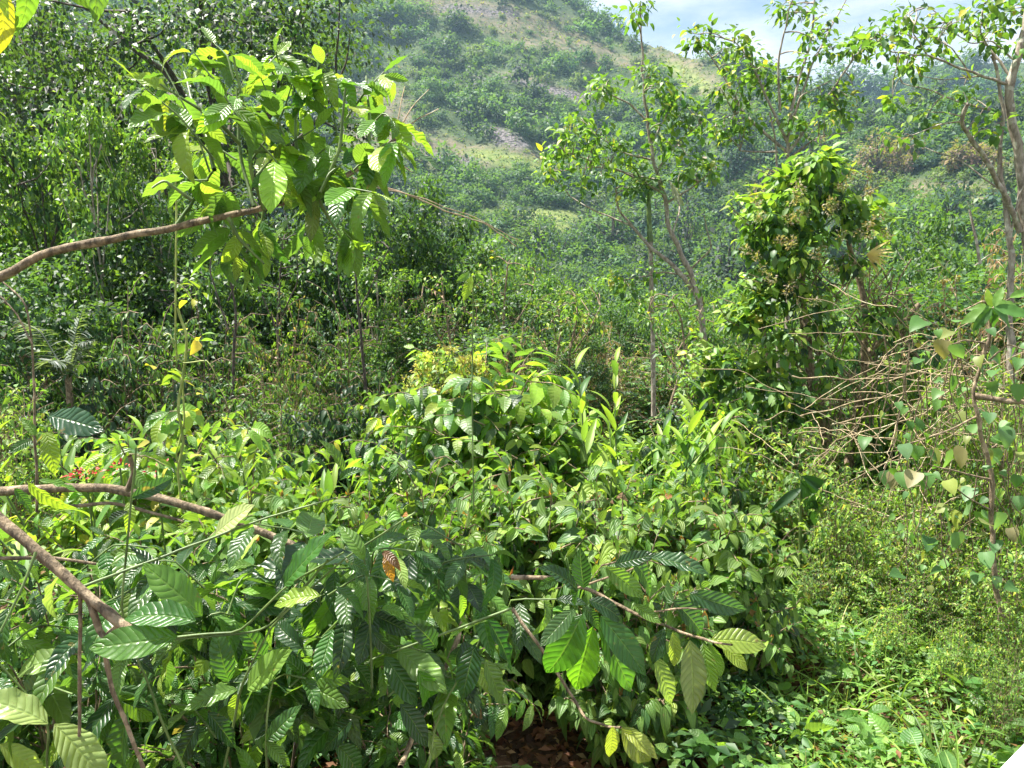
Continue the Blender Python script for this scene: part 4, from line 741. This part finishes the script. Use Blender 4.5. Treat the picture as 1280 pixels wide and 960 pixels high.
drawn_tree('many_stemmed_tree', 'open bright tree with many thin limbs standing up against the sky', 12.5,
    [([(985, 520), (985, 380), (984, 215), (984, 185), (988, 140), (1003, 90), (1016, 40), (1020, -10)], 4, 1), ([(973, 520), (972, 380), (972, 215), (970, 175), (962, 140)], 2.4, 1)],
    [([(984, 190), (955, 165), (928, 140), (905, 95), (872, 48)], 2.2, .7), ([(984, 178), (962, 130), (940, 80), (918, 52)], 2, .7), ([(990, 150), (1012, 90), (1030, 50), (1060, -5)], 1.8, .6), ([(986, 190), (1020, 145), (1055, 90), (1080, 52)], 2.2, .6), ([(984, 200), (1020, 172), (1062, 165)], 1.5, .6), ([(975, 140), (972, 80), (985, 15), (1000, -20)], 1.7, .6), ([(972, 190), (945, 190), (925, 188)], 1.5, .8), ([(1055, 90), (1085, 50), (1100, 44)], 1, .5), ([(925, 140), (900, 150), (885, 165)], 1.1, .5), ([(988, 165), (1000, 120), (1040, 100)], 1.2, .5)],
    [(870, 45), (880, 38), (865, 55), (920, 50), (930, 65), (912, 82), (950, 90), (960, 85), (940, 100), (975, 8), (1000, 10), (985, 20), (1010, 45), (1020, 52), (1015, 75), (1070, 50), (1080, 60), (1062, 62), (1040, 60), (1060, 120), (1045, 135), (1030, 125), (990, 145), (910, 155), (905, 165), (940, 150), (920, 120), (900, 110), (1000, 95), (1090, 40), (1030, 150), (1000, 165), (1050, 118), (960, 110), (930, 95), (975, 100), (1035, 20), (995, 120), (915, 60), (945, 70), (1055, 145), (895, 170), (925, 165), (1100, 42)],
    'pale_bark', 17, .27, .135, PT, T_OV, 302, extra=2)
drawn_tree('twin_trunk_tree', 'tree with twin pale trunks and half bare limbs at the right edge', 8,
    [([(1264, 480), (1262, 400), (1265, 319), (1258, 252), (1250, 215), (1249, 181), (1253, 141), (1250, 107), (1240, 70)], 5, 1.6), ([(1300, 480), (1290, 350), (1280, 269), (1273, 188), (1258, 111), (1270, 77), (1284, 27), (1290, -40)], 7, 4)],
    [([(1275, 290), (1256, 242), (1230, 195), (1206, 161), (1201, 151), (1209, 131)], 3.4, 2.4), ([(1253, 141), (1200, 128), (1160, 112), (1128, 104)], 1.5, .6), ([(1258, 105), (1210, 88), (1160, 70), (1110, 66), (1092, 45)], 1.8, .6), ([(1262, 95), (1230, 50), (1200, 38), (1160, 8)], 1.8, .6), ([(1256, 242), (1200, 200), (1150, 182)], 1.3, .5), ([(1160, 70), (1140, 40), (1150, 15)], 1, .5), ([(1270, 77), (1240, 50), (1215, 55), (1190, 40)], 1.2, .5), ([(1262, 300), (1275, 240), (1288, 220)], 1.6, 1), ([(1210, 88), (1190, 60), (1165, 45)], 1, .4), ([(1225, 95), (1180, 100), (1150, 95)], 1, .4), ([(1252, 150), (1230, 130), (1212, 120)], 1, .5), ([(1245, 75), (1225, 40), (1230, 5)], 1.2, .5), ([(1225, 330), (1218, 290), (1212, 262)], 2, 1.2)],
    [(1110, 45), (1130, 80), (1150, 30), (1165, 40), (1200, 20), (1220, 20), (1240, 15), (1265, 5), (1240, 40), (1140, 10), (1120, 60), (1180, 60), (1205, 115), (1225, 145), (1115, 128), (1130, 168), (1160, 140), (1275, 55), (1190, 25), (1250, 0), (1145, 75), (1230, 60), (1270, 20), (1125, 25), (1235, 160)],
    'pale_bark', 17, .22, .10, PT, T_OV, 303, dj=.45, extra=2)
drawn_tree('sapling', 'thin leaning sapling left of the forked slender tree base', 9, [([(900, 640), (880, 560), (862, 470), (845, 440)], 2, 1)], [([(870, 500), (850, 470), (835, 465)], 1, .5), ([(880, 540), (910, 500), (915, 480)], 1, .5)], [(845, 440), (860, 460), (835, 465), (915, 480), (880, 470)], 'bark', 14, .25, .12, PT, T_SM, 304, dj=.3)
for i, (u, v0, v1, d, lb) in enumerate([(716, 372, 500, 13, 'thin bare trunked little tree left of the slender palm stem'), (700, 385, 500, 13.5, 'second thin bare trunk left of the slender palm stem'), (446, 300, 470, 13, 'dark thin trunked tree behind the glossy coffee bush'), (560, 350, 480, 14, 'thin crooked little tree above the dome shaped bush'), (285, 250, 480, 12, 'dark forked trunk under the arching coffee branch'), (350, 300, 480, 13, 'thin dark trunk right of the dark forked trunk'), (845, 370, 500, 10.5, 'reddish forked little tree right of the slender palm stem'), (640, 330, 480, 16, 'thin pale trunk in the centre below the hillside')]):
    random.seed(900 + i); w_ = lambda: random.uniform(-12, 12); hh = v1 - v0
    drawn_tree('thin_trunk_tree', lb, d, [([(u + w_(), v1 + 20), (u + w_(), v1 - hh * .4), (u + w_(), v0 + hh * .2), (u + w_(), v0)], 2.2, .8)], [([(u, v1 - hh * .45), (u + 22, v0 + hh * .3), (u + 30 + w_(), v0 + 10)], 1.2, .5), ([(u, v1 - hh * .3), (u - 22, v0 + hh * .4), (u - 30 + w_(), v0 + 20)], 1.2, .5)],
        [(u + random.uniform(-36, 36), v0 + random.uniform(-12, hh * .4)) for _ in range(16)], ['bark', 'dark_bark'][i in (2, 4, 5)], 16, .22, .10, [PAL_MIX, PAL_DK][i in (2, 4, 5)], T_SM, 910 + i, dj=.4)
# --- stump smothered in climbers
rng = np.random.default_rng(401); random.seed(401)
t = thing('climber_covered_stump', 'broken tree stump smothered in bright climbers and dried flower heads right of centre', 'tree', (*P(1020, 600, 7.6)[:2], tz(*P(1020, 600, 7.6)[:2])))
g, gl, gf, gd = Geo(), Geo(), Geo(), Geo()
for lst, a, b in [([(1050, 700), (1035, 560), (1010, 450), (1000, 330), (1010, 250)], 9, 4), ([(1040, 690), (1075, 500), (1085, 400), (1060, 300)], 7, 3), ([(1085, 440), (1130, 400), (1150, 380)], 4, 3), ([(985, 700), (975, 560), (965, 460), (950, 380)], 5, 2), ([(1040, 560), (1028, 500), (1024, 440)], 3, 2)]: limb(g, lst, 7.6, 7.5, a, b, 24, .02)
for k in range(90):
    u, v = random.uniform(990, 1150), random.uniform(300, 520); limb(g, [(u, v), (u + random.uniform(-30, 30), v + 30), (u + random.uniform(-50, 50), v + random.uniform(30, 110))], 7.2, 7.3, 1.1, .6, 9, .06, 4)
prof = [(195, 1018, 1038), (225, 965, 1050), (270, 930, 1092), (320, 938, 1100), (350, 955, 1105), (380, 922, 1130), (430, 888, 1135), (480, 872, 1060), (540, 872, 1040), (600, 900, 1040), (660, 930, 1030)]
pv = np.array(prof, float); pts, tips, fl = [], [], []
while len(pts) < 250:
    v = random.uniform(195, 660); lo, hi = np.interp(v, pv[:, 0], pv[:, 1]), np.interp(v, pv[:, 0], pv[:, 2]); u = random.uniform(lo, hi)
    if snoise(u, v, 42, 77) > -.1 and random.random() < .9: continue
    if v > 300 and u > 1015 and random.random() < .6: continue
    q = abs((u - (lo + hi) / 2) / ((hi - lo) / 2)); pts.append(P(u, v, 7.6 + random.choice([-1, 1, -1]) * .75 * math.sqrt(max(0, 1 - q * q)) * random.uniform(.4, 1)))
clumps(gl, pts, 30, .17, .115, [(3, DG), (4, MG), (5, LG), (3, YG), (.1, YE)], T_OV + T_SM, droop=.6)
for (u, v) in [(1020, 205), (1000, 215), (1035, 200), (985, 225), (1080, 270), (1095, 285), (950, 395), (930, 400), (935, 455), (910, 460), (900, 480), (1100, 262), (945, 250), (960, 370)]:
    c = P(u, v, 7.2); n_ = 16; dr = rv(n_, 1) * [1, 1, .5] + [0, 0, .5]; leaves(gl, np.repeat([c], n_, 0) + rv(n_, .05), dr, UP + rv(n_, .3), rng.uniform(.12, .22, n_), pal(n_, [(3, YG), (2, LG), (.5, YE)]), T_LA2 + T_OV)
for k in range(50):
    u = random.gauss(1022, 60); v = random.gauss(298, 48)
    if not (930 < u < 1110 and 215 < v < 400): continue
    c = P(u, v, 6.6 + random.uniform(0, .25)); n_ = 42; o = nrm(rng.normal(0, 1, (n_, 3))) * rng.uniform(.3, 1, (n_, 1)) * .05; leaves(gf, c + o, o + rv(n_, .02), rv(n_, 1), rng.uniform(.018, .035, n_), pal(n_, [(3, (.26, .22, .16)), (3, (.18, .14, .10)), (1, (.36, .32, .24))]), T_D)
Sx = []
for k in range(60):
    v = random.uniform(200, 640); lo, hi = np.interp(v, pv[:, 0], pv[:, 1]), np.interp(v, pv[:, 0], pv[:, 2]); sdx = random.choice([-1, -1, 1]); u = lo if sdx < 0 else hi
    p = limb(g, [(u - sdx * 25, v + 15), (u, v), (u + sdx * random.uniform(8, 26), v - random.uniform(5, 30))], 7.4, 7.2 + random.uniform(-.3, .3), 1, .5, 8, .03, 4); twig_leaves(Sx, p, random.uniform(.1, .17), 4, .5, .8)
flush(gl, Sx, [(2, MG), (4, LG), (4, YG), (.2, YE)], T_OV)
dd = P(1083, 318, 6.9)
for k in range(11):
    a = -.9 + k * .18; leaves(gd, [dd], np.array([[math.cos(a) * .9, -.2, -math.sin(a + .4) * .9]]), np.array([[0, -.8, .5]]), .24, np.array([[.55, .45, .2]]), T_LA2)
local(g.obj('trunk', ['bark']), t); local(gl.obj('climber_foliage', ['leaf']), t); local(gf.obj('dried_flower_heads', ['dry']), t); local(gd.obj('dry_frond', ['dry']), t)
# (dome bush top)
# --- yellowish flower heads on the dome bush (a plant growing over it)
t = thing('flowering_climber', 'pale yellow and brown flower heads over the left top of the dome shaped bush', 'climber', P(560, 560, 7.3)); g, gf, gl = Geo(), Geo(), Geo()
for k in range(110):
    a = random.uniform(0, 3.14); q = random.random() ** .5; u = 560 + 62 * math.cos(a) * q; v = 500 - 66 * math.sin(a) * q; c = P(u, v, 7.15 + .5 * (q - .3)); n_ = 34; o = nrm(rng.normal(0, 1, (n_, 3))) * rng.uniform(.3, 1, (n_, 1)) * .05
    leaves(gf, c + o, o + rv(n_, .02), rv(n_, 1), rng.uniform(.02, .04, n_), pal(n_, [(3, (.42, .42, .14)), (3, (.3, .24, .10)), (2, (.3, .36, .1))]), T_D)
    if k % 5 == 0: limb(g, [(u, v), (u + random.uniform(-25, 25), v + 25), (u + random.uniform(-30, 30), v + 60)], 7.2, 7.5, .8, .8, 9, .05, 4)
clumps(gl, [P(random.uniform(500, 610), random.uniform(450, 560), 7.3) for _ in range(40)], 18, .13, .09, [(1, LG), (2, YG), (1, MG)], T_SM)
local(g.obj('stem', ['green_stem']), t); local(gf.obj('flower_heads', ['dry']), t); local(gl.obj('foliage', ['leaf']), t)
# --- lance leaved clumps (ginger)
T_GI = set_(w_lance, 4, 8, .17, (.4, .7, 1.1), .35, .03)
def ginger(u, vb, d, n, h, label, seed):
    global rng; rng = np.random.default_rng(seed); random.seed(seed); b = P(u, vb, d); z0 = tz(b[0], b[1]); t = thing('ginger_plant', label, 'plant', (b[0], b[1], z0)); g, gl = Geo(), Geo()
    for k in range(n):
        o = np.array([random.gauss(0, .2), random.gauss(0, .2), 0]); e = o * 2.2 + [0, 0, h * random.uniform(.75, 1.1)]; p = smooth_path([o, o * 1.3 + [0, 0, h * .5], e], 12, .01); tube(g, p, np.linspace(.012, .005, 12), sides=5)
        m = 11; f = np.linspace(.3, 1, m); q = np.stack([np.interp(f * 11, np.arange(12), p[:, k2]) for k2 in range(3)], 1); az_ = random.uniform(0, 3.14) + (np.arange(m) % 2) * 3.14 + rng.normal(0, .25, m)
        D = np.stack([np.cos(az_), np.sin(az_), 1.0 + 1.4 * f ** 2], 1); leaves(gl, q, D, UP * .6 - D * [1, 1, 0] * .8 + rv(m, .1), rng.uniform(.34, .5, m) * (1.1 - .4 * f), pal(m, [(2, LG), (3, YG), (1, MG)], .1), T_GI)
    part('stem', g.mesh('stem', ['green_stem']), t); part('foliage', gl.mesh('foliage', ['leaf']), t)
ginger(768, 640, 6.2, 5, 1.55, 'clump of upright lance shaped leaves right of the dome shaped bush', 51); ginger(808, 640, 6.8, 4, 1.0, 'second clump of lance shaped leaves, right behind the upright clump', 52); ginger(848, 640, 6.4, 5, 1.0, 'lance leaved clump left of the climber covered stump', 53); ginger(735, 640, 6.8, 3, .95, 'lance leaved clump close right of the dome shaped bush', 54); ginger(110, 640, 5.2, 6, 1.3, 'lance leaved clump behind the red flowers at the left', 55); ginger(320, 640, 4.9, 4, 1.1, 'lance leaved clump right of the red flowers', 56)
# --- right side: dry tangle, brown stem with heart leaves, long dark leaf, red flowers
rng = np.random.default_rng(501); random.seed(501)
t = thing('dry_vine_tangle', 'tangle of dry straw coloured twigs and vines at the right', 'vine', P(1150, 640, 5.6)); g = Geo()
for lst in [[(1000, 520), (1080, 500), (1180, 485), (1290, 478)], [(1180, 465), (1240, 480), (1300, 500)], [(1040, 530), (1130, 515), (1210, 505), (1280, 500)], [(1060, 545), (1150, 520), (1200, 480), (1280, 440)], [(1150, 530), (1200, 545), (1260, 560)], [(1100, 480), (1160, 460), (1200, 470)], [(1150, 545), (1190, 510), (1230, 460)], [(1240, 490), (1240, 520), (1228, 545), (1225, 570)], [(1120, 650), (1190, 625), (1260, 600)], [(990, 470), (1060, 475), (1130, 470), (1200, 485)]]: limb(g, lst, 5.2 + random.uniform(-.3, .3), 5.2 + random.uniform(-.3, .3), 1.0, .5, 22, .03, 5)
for k in range(150):
    u, v, a, ln = random.gauss(1160, 75), random.gauss(540, 65), random.gauss(-.15, .8), random.uniform(40, 130); s_ = random.choice([-1, 1]); limb(g, [(u, v), (u + s_ * ln * .5 * math.cos(a), v + ln * .5 * math.sin(a) - random.uniform(-12, 18)), (u + s_ * ln * math.cos(a), v + ln * math.sin(a))], 5.4 + random.uniform(-.6, .6), 5.4 + random.uniform(-.6, .6), .6, .35, 12, .07, 4)
local(g.obj('twigs', [bark_mat('straw_twig', (.18, .13, .07), (.46, .36, .22), 20)]), t)
t = thing('heart_leaved_shrub', 'brown stemmed shrub with hanging pale heart shaped leaves near the right edge', 'shrub', P(1250, 830, 4.2)); g, gl, S = Geo(), Geo(), []
limb(g, [(1258, 850), (1248, 760), (1240, 690), (1240, 600), (1222, 520), (1218, 490), (1235, 430), (1240, 385)], 4.2, 4.2, 4.2, 2, 40, .015, 8); limb(g, [(1218, 495), (1250, 500), (1300, 505)], 4.2, 4.1, 4, 3, 14, .02)
for lst in [[(1222, 520), (1180, 540), (1120, 560)], [(1240, 600), (1200, 590), (1160, 580)], [(1240, 640), (1215, 625), (1180, 600)], [(1235, 430), (1205, 425), (1190, 430)], [(1237, 450), (1260, 430), (1290, 440)], [(1240, 390), (1230, 375), (1200, 390)], [(1240, 390), (1265, 370), (1300, 375)], [(1240, 560), (1262, 545), (1285, 540)]]: limb(g, lst, 4.2, 4.15, 1.4, .7, 12, .03, 5)
hl = []
for u, v in [(1130, 555), (1147, 557), (1163, 562), (1183, 565), (1205, 560), (1120, 590), (1107, 588), (1127, 590), (1145, 590), (1160, 592), (1195, 430), (1237, 440), (1180, 425), (1210, 625), (1225, 640), (1255, 535), (1272, 560), (1185, 600), (1215, 610), (1200, 640), (1250, 640), (1180, 640), (1262, 660), (1240, 560), (1275, 480), (1262, 450), (1190, 470), (1220, 455), (1270, 620), (1232, 690), (1245, 720), (1195, 665)]:
    s_ = random.uniform(16, 27); a = random.gauss(1.45, .35); hl.append((u, v, u + s_ * math.cos(a), v + s_ * math.sin(a), random.choice([(.11, .2, .09), (.08, .17, .05), (.12, .22, .09), (.2, .24, .05), (.09, .19, .05), (.2, .18, .09)])))
for k in range(100):
    u, v = random.gauss(1195, 55), random.uniform(390, 740)
    if u < 1075 or u > 1300: continue
    s_ = random.uniform(7, 17); a = random.gauss(1.2, .9); hl.append((u, v, u + s_ * math.cos(a), v + s_ * math.sin(a), random.choice([(.07, .16, .04), (.05, .12, .035), (.10, .2, .05), (.06, .14, .03), (.16, .19, .05)])))
aimed(gl, hl, PAL_BR, T_HE, 4.25, dj=.45, face=.35)
for k in range(26):
    u, v = random.uniform(1100, 1280), random.uniform(390, 600); limb(g, [(u, v), (u + random.uniform(-15, 15), v + 60), (u + random.uniform(-40, 40), v + random.uniform(90, 190))], 4.3, 4.4, .9, .5, 12, .05, 4)
aimed(gl, [(1240, 385, 1205, 398, LG), (1240, 385, 1215, 412, MG), (1242, 384, 1275, 375, LG), (1242, 384, 1290, 392, (.06, .15, .03)), (1240, 386, 1250, 415, MG), (1240, 384, 1232, 362, YG), (1243, 384, 1252, 358, LG), (1241, 386, 1278, 405, MG), (1240, 384, 1212, 383, LG), (1262, 372, 1290, 362, LG)], PAL_BR, T_COF[:3], 4.1, dj=.1)
local(g.obj('stem', ['bark']), t); local(gl.obj('foliage', ['leaf']), t)
t = thing('long_leaved_plant', 'long dark arching leaves at the foot of the climber covered stump', 'plant', P(1000, 660, 5.4)); g, gl = Geo(), Geo(); limb(g, [(1000, 700), (1000, 640), (1002, 595)], 5.4, 5.4, 2.5, 1.5, 8)
T_LG = set_(w_lance, 4, 10, .22, (.5, .8), .4, .03); aimed(gl, [(1002, 595, 1068, 632, (.015, .05, .012)), (1000, 600, 1050, 640, (.02, .06, .015)), (1002, 610, 960, 640, DG), (1000, 605, 1035, 668, DG)], PAL_DK, T_LG, 5.3, dj=.1)
local(g.obj('stem', ['green_stem']), t); local(gl.obj('foliage', ['shiny']), t)
m, nt, out = new_mat('red_petals'); pr = N(nt, 'BsdfPrincipled'); pr.inputs['Base Color'].default_value = (.5, .03, .03, 1); pr.inputs['Roughness'].default_value = .5; nt.links.new(pr.outputs[0], out.inputs['Surface'])
for (u, v, n_, lb) in [(107, 592, 40, 'red flower cluster at the left above the bare horizontal branch'), (150, 585, 12, 'small red flower cluster just right of the bigger red one'), (195, 588, 9, 'tiny red flower cluster near the hanging green vine')]:
    b = P(u, v, 4.6); z0 = tz(b[0], b[1]); t = thing('red_flower', lb, 'flower', (b[0], b[1], z0)); g, gl, gf = Geo(), Geo(), Geo(); hz = b[2] - z0
    tube(g, smooth_path([[0, 0, 0], [.03, 0, hz * .5], [0, 0, hz]], 8), .006, sides=5); o = rv(n_, 1) * [.055 * n_ / 60 + .02, .05, .015]; leaves(gf, o + [0, 0, hz], nrm(o) + [0, -.3, .5], UP - [0, 1, 0] + rv(n_, .4), rng.uniform(.02, .04, n_), np.full((n_, 3), .5), T_SM)
    leaves(gl, np.stack([np.zeros(8), np.zeros(8), np.linspace(.5, .95, 8) * hz], 1), rv(8, 1) * [1, 1, .3], UP + rv(8, .1), .12, pal(8, PAL_BR), T_OV); part('stem', g.mesh('stem', ['green_stem']), t); part('foliage', gl.mesh('foliage', ['leaf']), t); part('petals', gf.mesh('petals', [m]), t)
# --- white painted parapet at the bottom right corner
m, nt, out = new_mat('white_paint'); pr = N(nt, 'BsdfPrincipled'); no = N(nt, 'TexNoise'); no.inputs['Scale'].default_value = 30; cr_ = N(nt, 'ValToRGB'); cr_.color_ramp.elements[0].color = (.62, .6, .62, 1); cr_.color_ramp.elements[1].color = (.82, .81, .82, 1); nt.links.new(no.outputs['Fac'], cr_.inputs[0]); nt.links.new(cr_.outputs[0], pr.inputs['Base Color']); pr.inputs['Roughness'].default_value = .35; nt.links.new(pr.outputs[0], out.inputs['Surface'])
zt = 1.62
def onz(u, v, z): r = raydir(u, v); return np.array([0, 0, CAMZ]) + r * ((z - CAMZ) / r[2])
a_, b_ = onz(1247, 960, zt), onz(1282, 924, zt); dr = nrm(b_ - a_); nr = np.array([dr[1], -dr[0], 0.]); a0 = a_ - dr * .6; b0 = b_ + dr * 2.2
t = thing('white_parapet', 'white painted parapet just showing in the bottom right corner', 'parapet', (a0 + b0) / 2 * [1, 1, 0] + [0, 0, tz(*((a0 + b0) / 2)[:2])])
def slab(p, q, o0, o1, zlo, zhi):
    me = bpy.data.meshes.new('slab'); bm = bmesh.new(); v = [bm.verts.new((p + nr * o * 1.)[:2].tolist() + [z]) if False else bm.verts.new(((x + nr * o)[0], (x + nr * o)[1], z)) for z in (zlo, zhi) for o in (o0, o1) for x in (p, q)]
    for f in ((0, 2, 3, 1), (4, 5, 7, 6), (0, 1, 5, 4), (2, 6, 7, 3), (0, 4, 6, 2), (1, 3, 7, 5)): bm.faces.new([v[i] for i in f])
    bmesh.ops.bevel(bm, geom=bm.edges[:], offset=.006, segments=2, affect='EDGES'); bmesh.ops.recalc_face_normals(bm, faces=bm.faces); bm.to_mesh(me); bm.free(); me.materials.append(m); return me
import bmesh
for n_, me in (('coping', slab(a0, b0, 0, .2, zt - .05, zt)), ('wall', slab(a0, b0, .03, .17, float(t.location[2]) - .2, zt - .052))): o = part(n_, me, t); o.location = -t.location
# --- small hut far off on the slope
hp, ok_ = raymarch(np.array([1127.]), np.array([284.])); hp = hp[0]; sc_h = np.linalg.norm(hp) / 100
t = thing('hillside_hut', 'tiny whitish hut with a brown roof on the far slope at the right', 'hut', hp); t.rotation_euler = (0, 0, .3)
m1 = bark_mat('hut_wall', (.45, .43, .4), (.62, .6, .56), 2, .9); m2 = bark_mat('hut_roof', (.14, .10, .08), (.28, .2, .15), 3, .9); m3 = bark_mat('hut_dark', (.02, .02, .02), (.05, .045, .04), 3, .9)
def box(g, x0, x1, y0, y1, z0, z1): g.add([[x, y, z] for z in (z0, z1) for y in (y0, y1) for x in (x0, x1)], [[0, 2, 3, 1], [4, 5, 7, 6], [0, 1, 5, 4], [2, 6, 7, 3], [0, 4, 6, 2], [1, 3, 7, 5]])
g = Geo(); box(g, -2.2, 2.2, -1.5, 1.5, -1, 2.1); o = g.obj('wall', [m1], t, smooth=False); g = Geo(); g.add([[-2.6, -2, 1.95], [2.6, -2, 1.95], [2.6, 0, 3.2], [-2.6, 0, 3.2], [-2.6, 2, 1.95], [2.6, 2, 1.95]], [[0, 1, 2, 3], [3, 2, 5, 4]]); g.obj('roof', [m2], t, smooth=False)
g = Geo(); box(g, -.4, .4, -1.53, -1.45, -.2, 1.7); g.obj('door', [m3], t, smooth=False); g = Geo(); box(g, 1, 1.7, -1.53, -1.45, .8, 1.6); g.obj('window', [m3], t, smooth=False)
# ------------------------------------------------------------------ ground cover (nobody could count it)
rng = np.random.default_rng(601)
def cover(n, xr, yr, per, L, pals, tpl, hmax, spread, mat, name, keepf=None, up=1.0, lift=.25, jz=0.):
    x = rng.uniform(*xr, n); y = yr[0] + (yr[1] - yr[0]) * rng.random(n) ** 1.25
    if keepf is not None: k = keepf(x, y); x, y = x[k], y[k]
    n = len(x); hn = .5 + .5 * snoise(x, y, 1.3, 44); z = terrain(x, y) + hmax * (.15 + .85 * hn) * rng.uniform(.25, 1, n) ** .6
    ci = np.repeat(np.arange(n), per); a = rng.uniform(0, 6.28, n)[ci] + np.tile(np.arange(per), n) * 6.28 / per * 1.0 + rng.normal(0, .3, n * per); m = n * per
    d = np.stack([np.cos(a), np.sin(a), rng.normal(lift, .3, m)], 1); pos = np.stack([x, y, z], 1)[ci] + d * spread * rng.uniform(.3, 1.2, (m, 1)); u = UP * up + rv(m, .3) + np.repeat(rv(n, .25), per, 0)
    g = Geo(); c = pal(m, pals, .12) * np.repeat(rng.uniform(.8, 1.25, (n, 1)), per, 0); leaves(g, pos, d, u, L * np.repeat(rng.uniform(.6, 1.35, n), per) * rng.uniform(.75, 1.15, m), c, tpl); tag(g.obj(name, [mat]), kind='stuff')
PG = [(2, (.05, .13, .03)), (4, (.10, .20, .04)), (3, (.16, .27, .05)), (.06, YE), (.4, BR)]
cover(14000, (-.6, 6.5), (2.2, 8), 5, .050, PG, T_SM, .34, .02, 'leaf', 'ground_cover', lambda x, y: (x > .15 + .08 * y) & (np.hypot(x - .35, y - 3.6) > .75))
cover(1300, (.6, 6.5), (2.2, 8), 4, .09, [(3, (.08, .17, .04)), (3, (.14, .25, .06)), (.05, YE)], T_HE[:1] + T_OV, .42, .03, 'broad', 'broadleaf_weeds')
cover(9000, (-9, 12), (5, 16), 5, .10, PAL_MIX, T_SM, .75, .04, 'leaf', 'undergrowth')
cover(16000, (-34, 36), (13, 66), 6, .26, [(5, DG), (5, MG), (1.5, LG), (.3, TAN)], T_SM, 1.2, .16, 'leaf', 'valley_undergrowth', lambda x, y: np.abs(x) < y * .85 + 3)
cover(3500, (-3.5, 1.5), (2, 6), 5, .08, [(4, DG), (3, MG)], T_SM, .4, .03, 'leaf', 'shade_weeds', lambda x, y: np.hypot(x - .2, y - 3.7) > .7)
cover(1100, (1.2, 5.5), (1.6, 6), 6, .30, [(3, (.08, .16, .03)), (3, (.14, .24, .04)), (1, (.26, .27, .1))], T_GR, .06, .015, 'leaf', 'grass', lambda x, y: x > 1.2 + .2 * np.abs(y - 3), up=.4, lift=1.4)
cover(3500, (-1.6, 1.8), (2.6, 5.5), 3, .07, [(3, (.10, .045, .025)), (3, (.2, .10, .055)), (2, (.05, .03, .02)), (1, (.3, .2, .12))], T_SM, .035, .03, 'dry', 'leaf_litter', up=1.2, lift=.1)
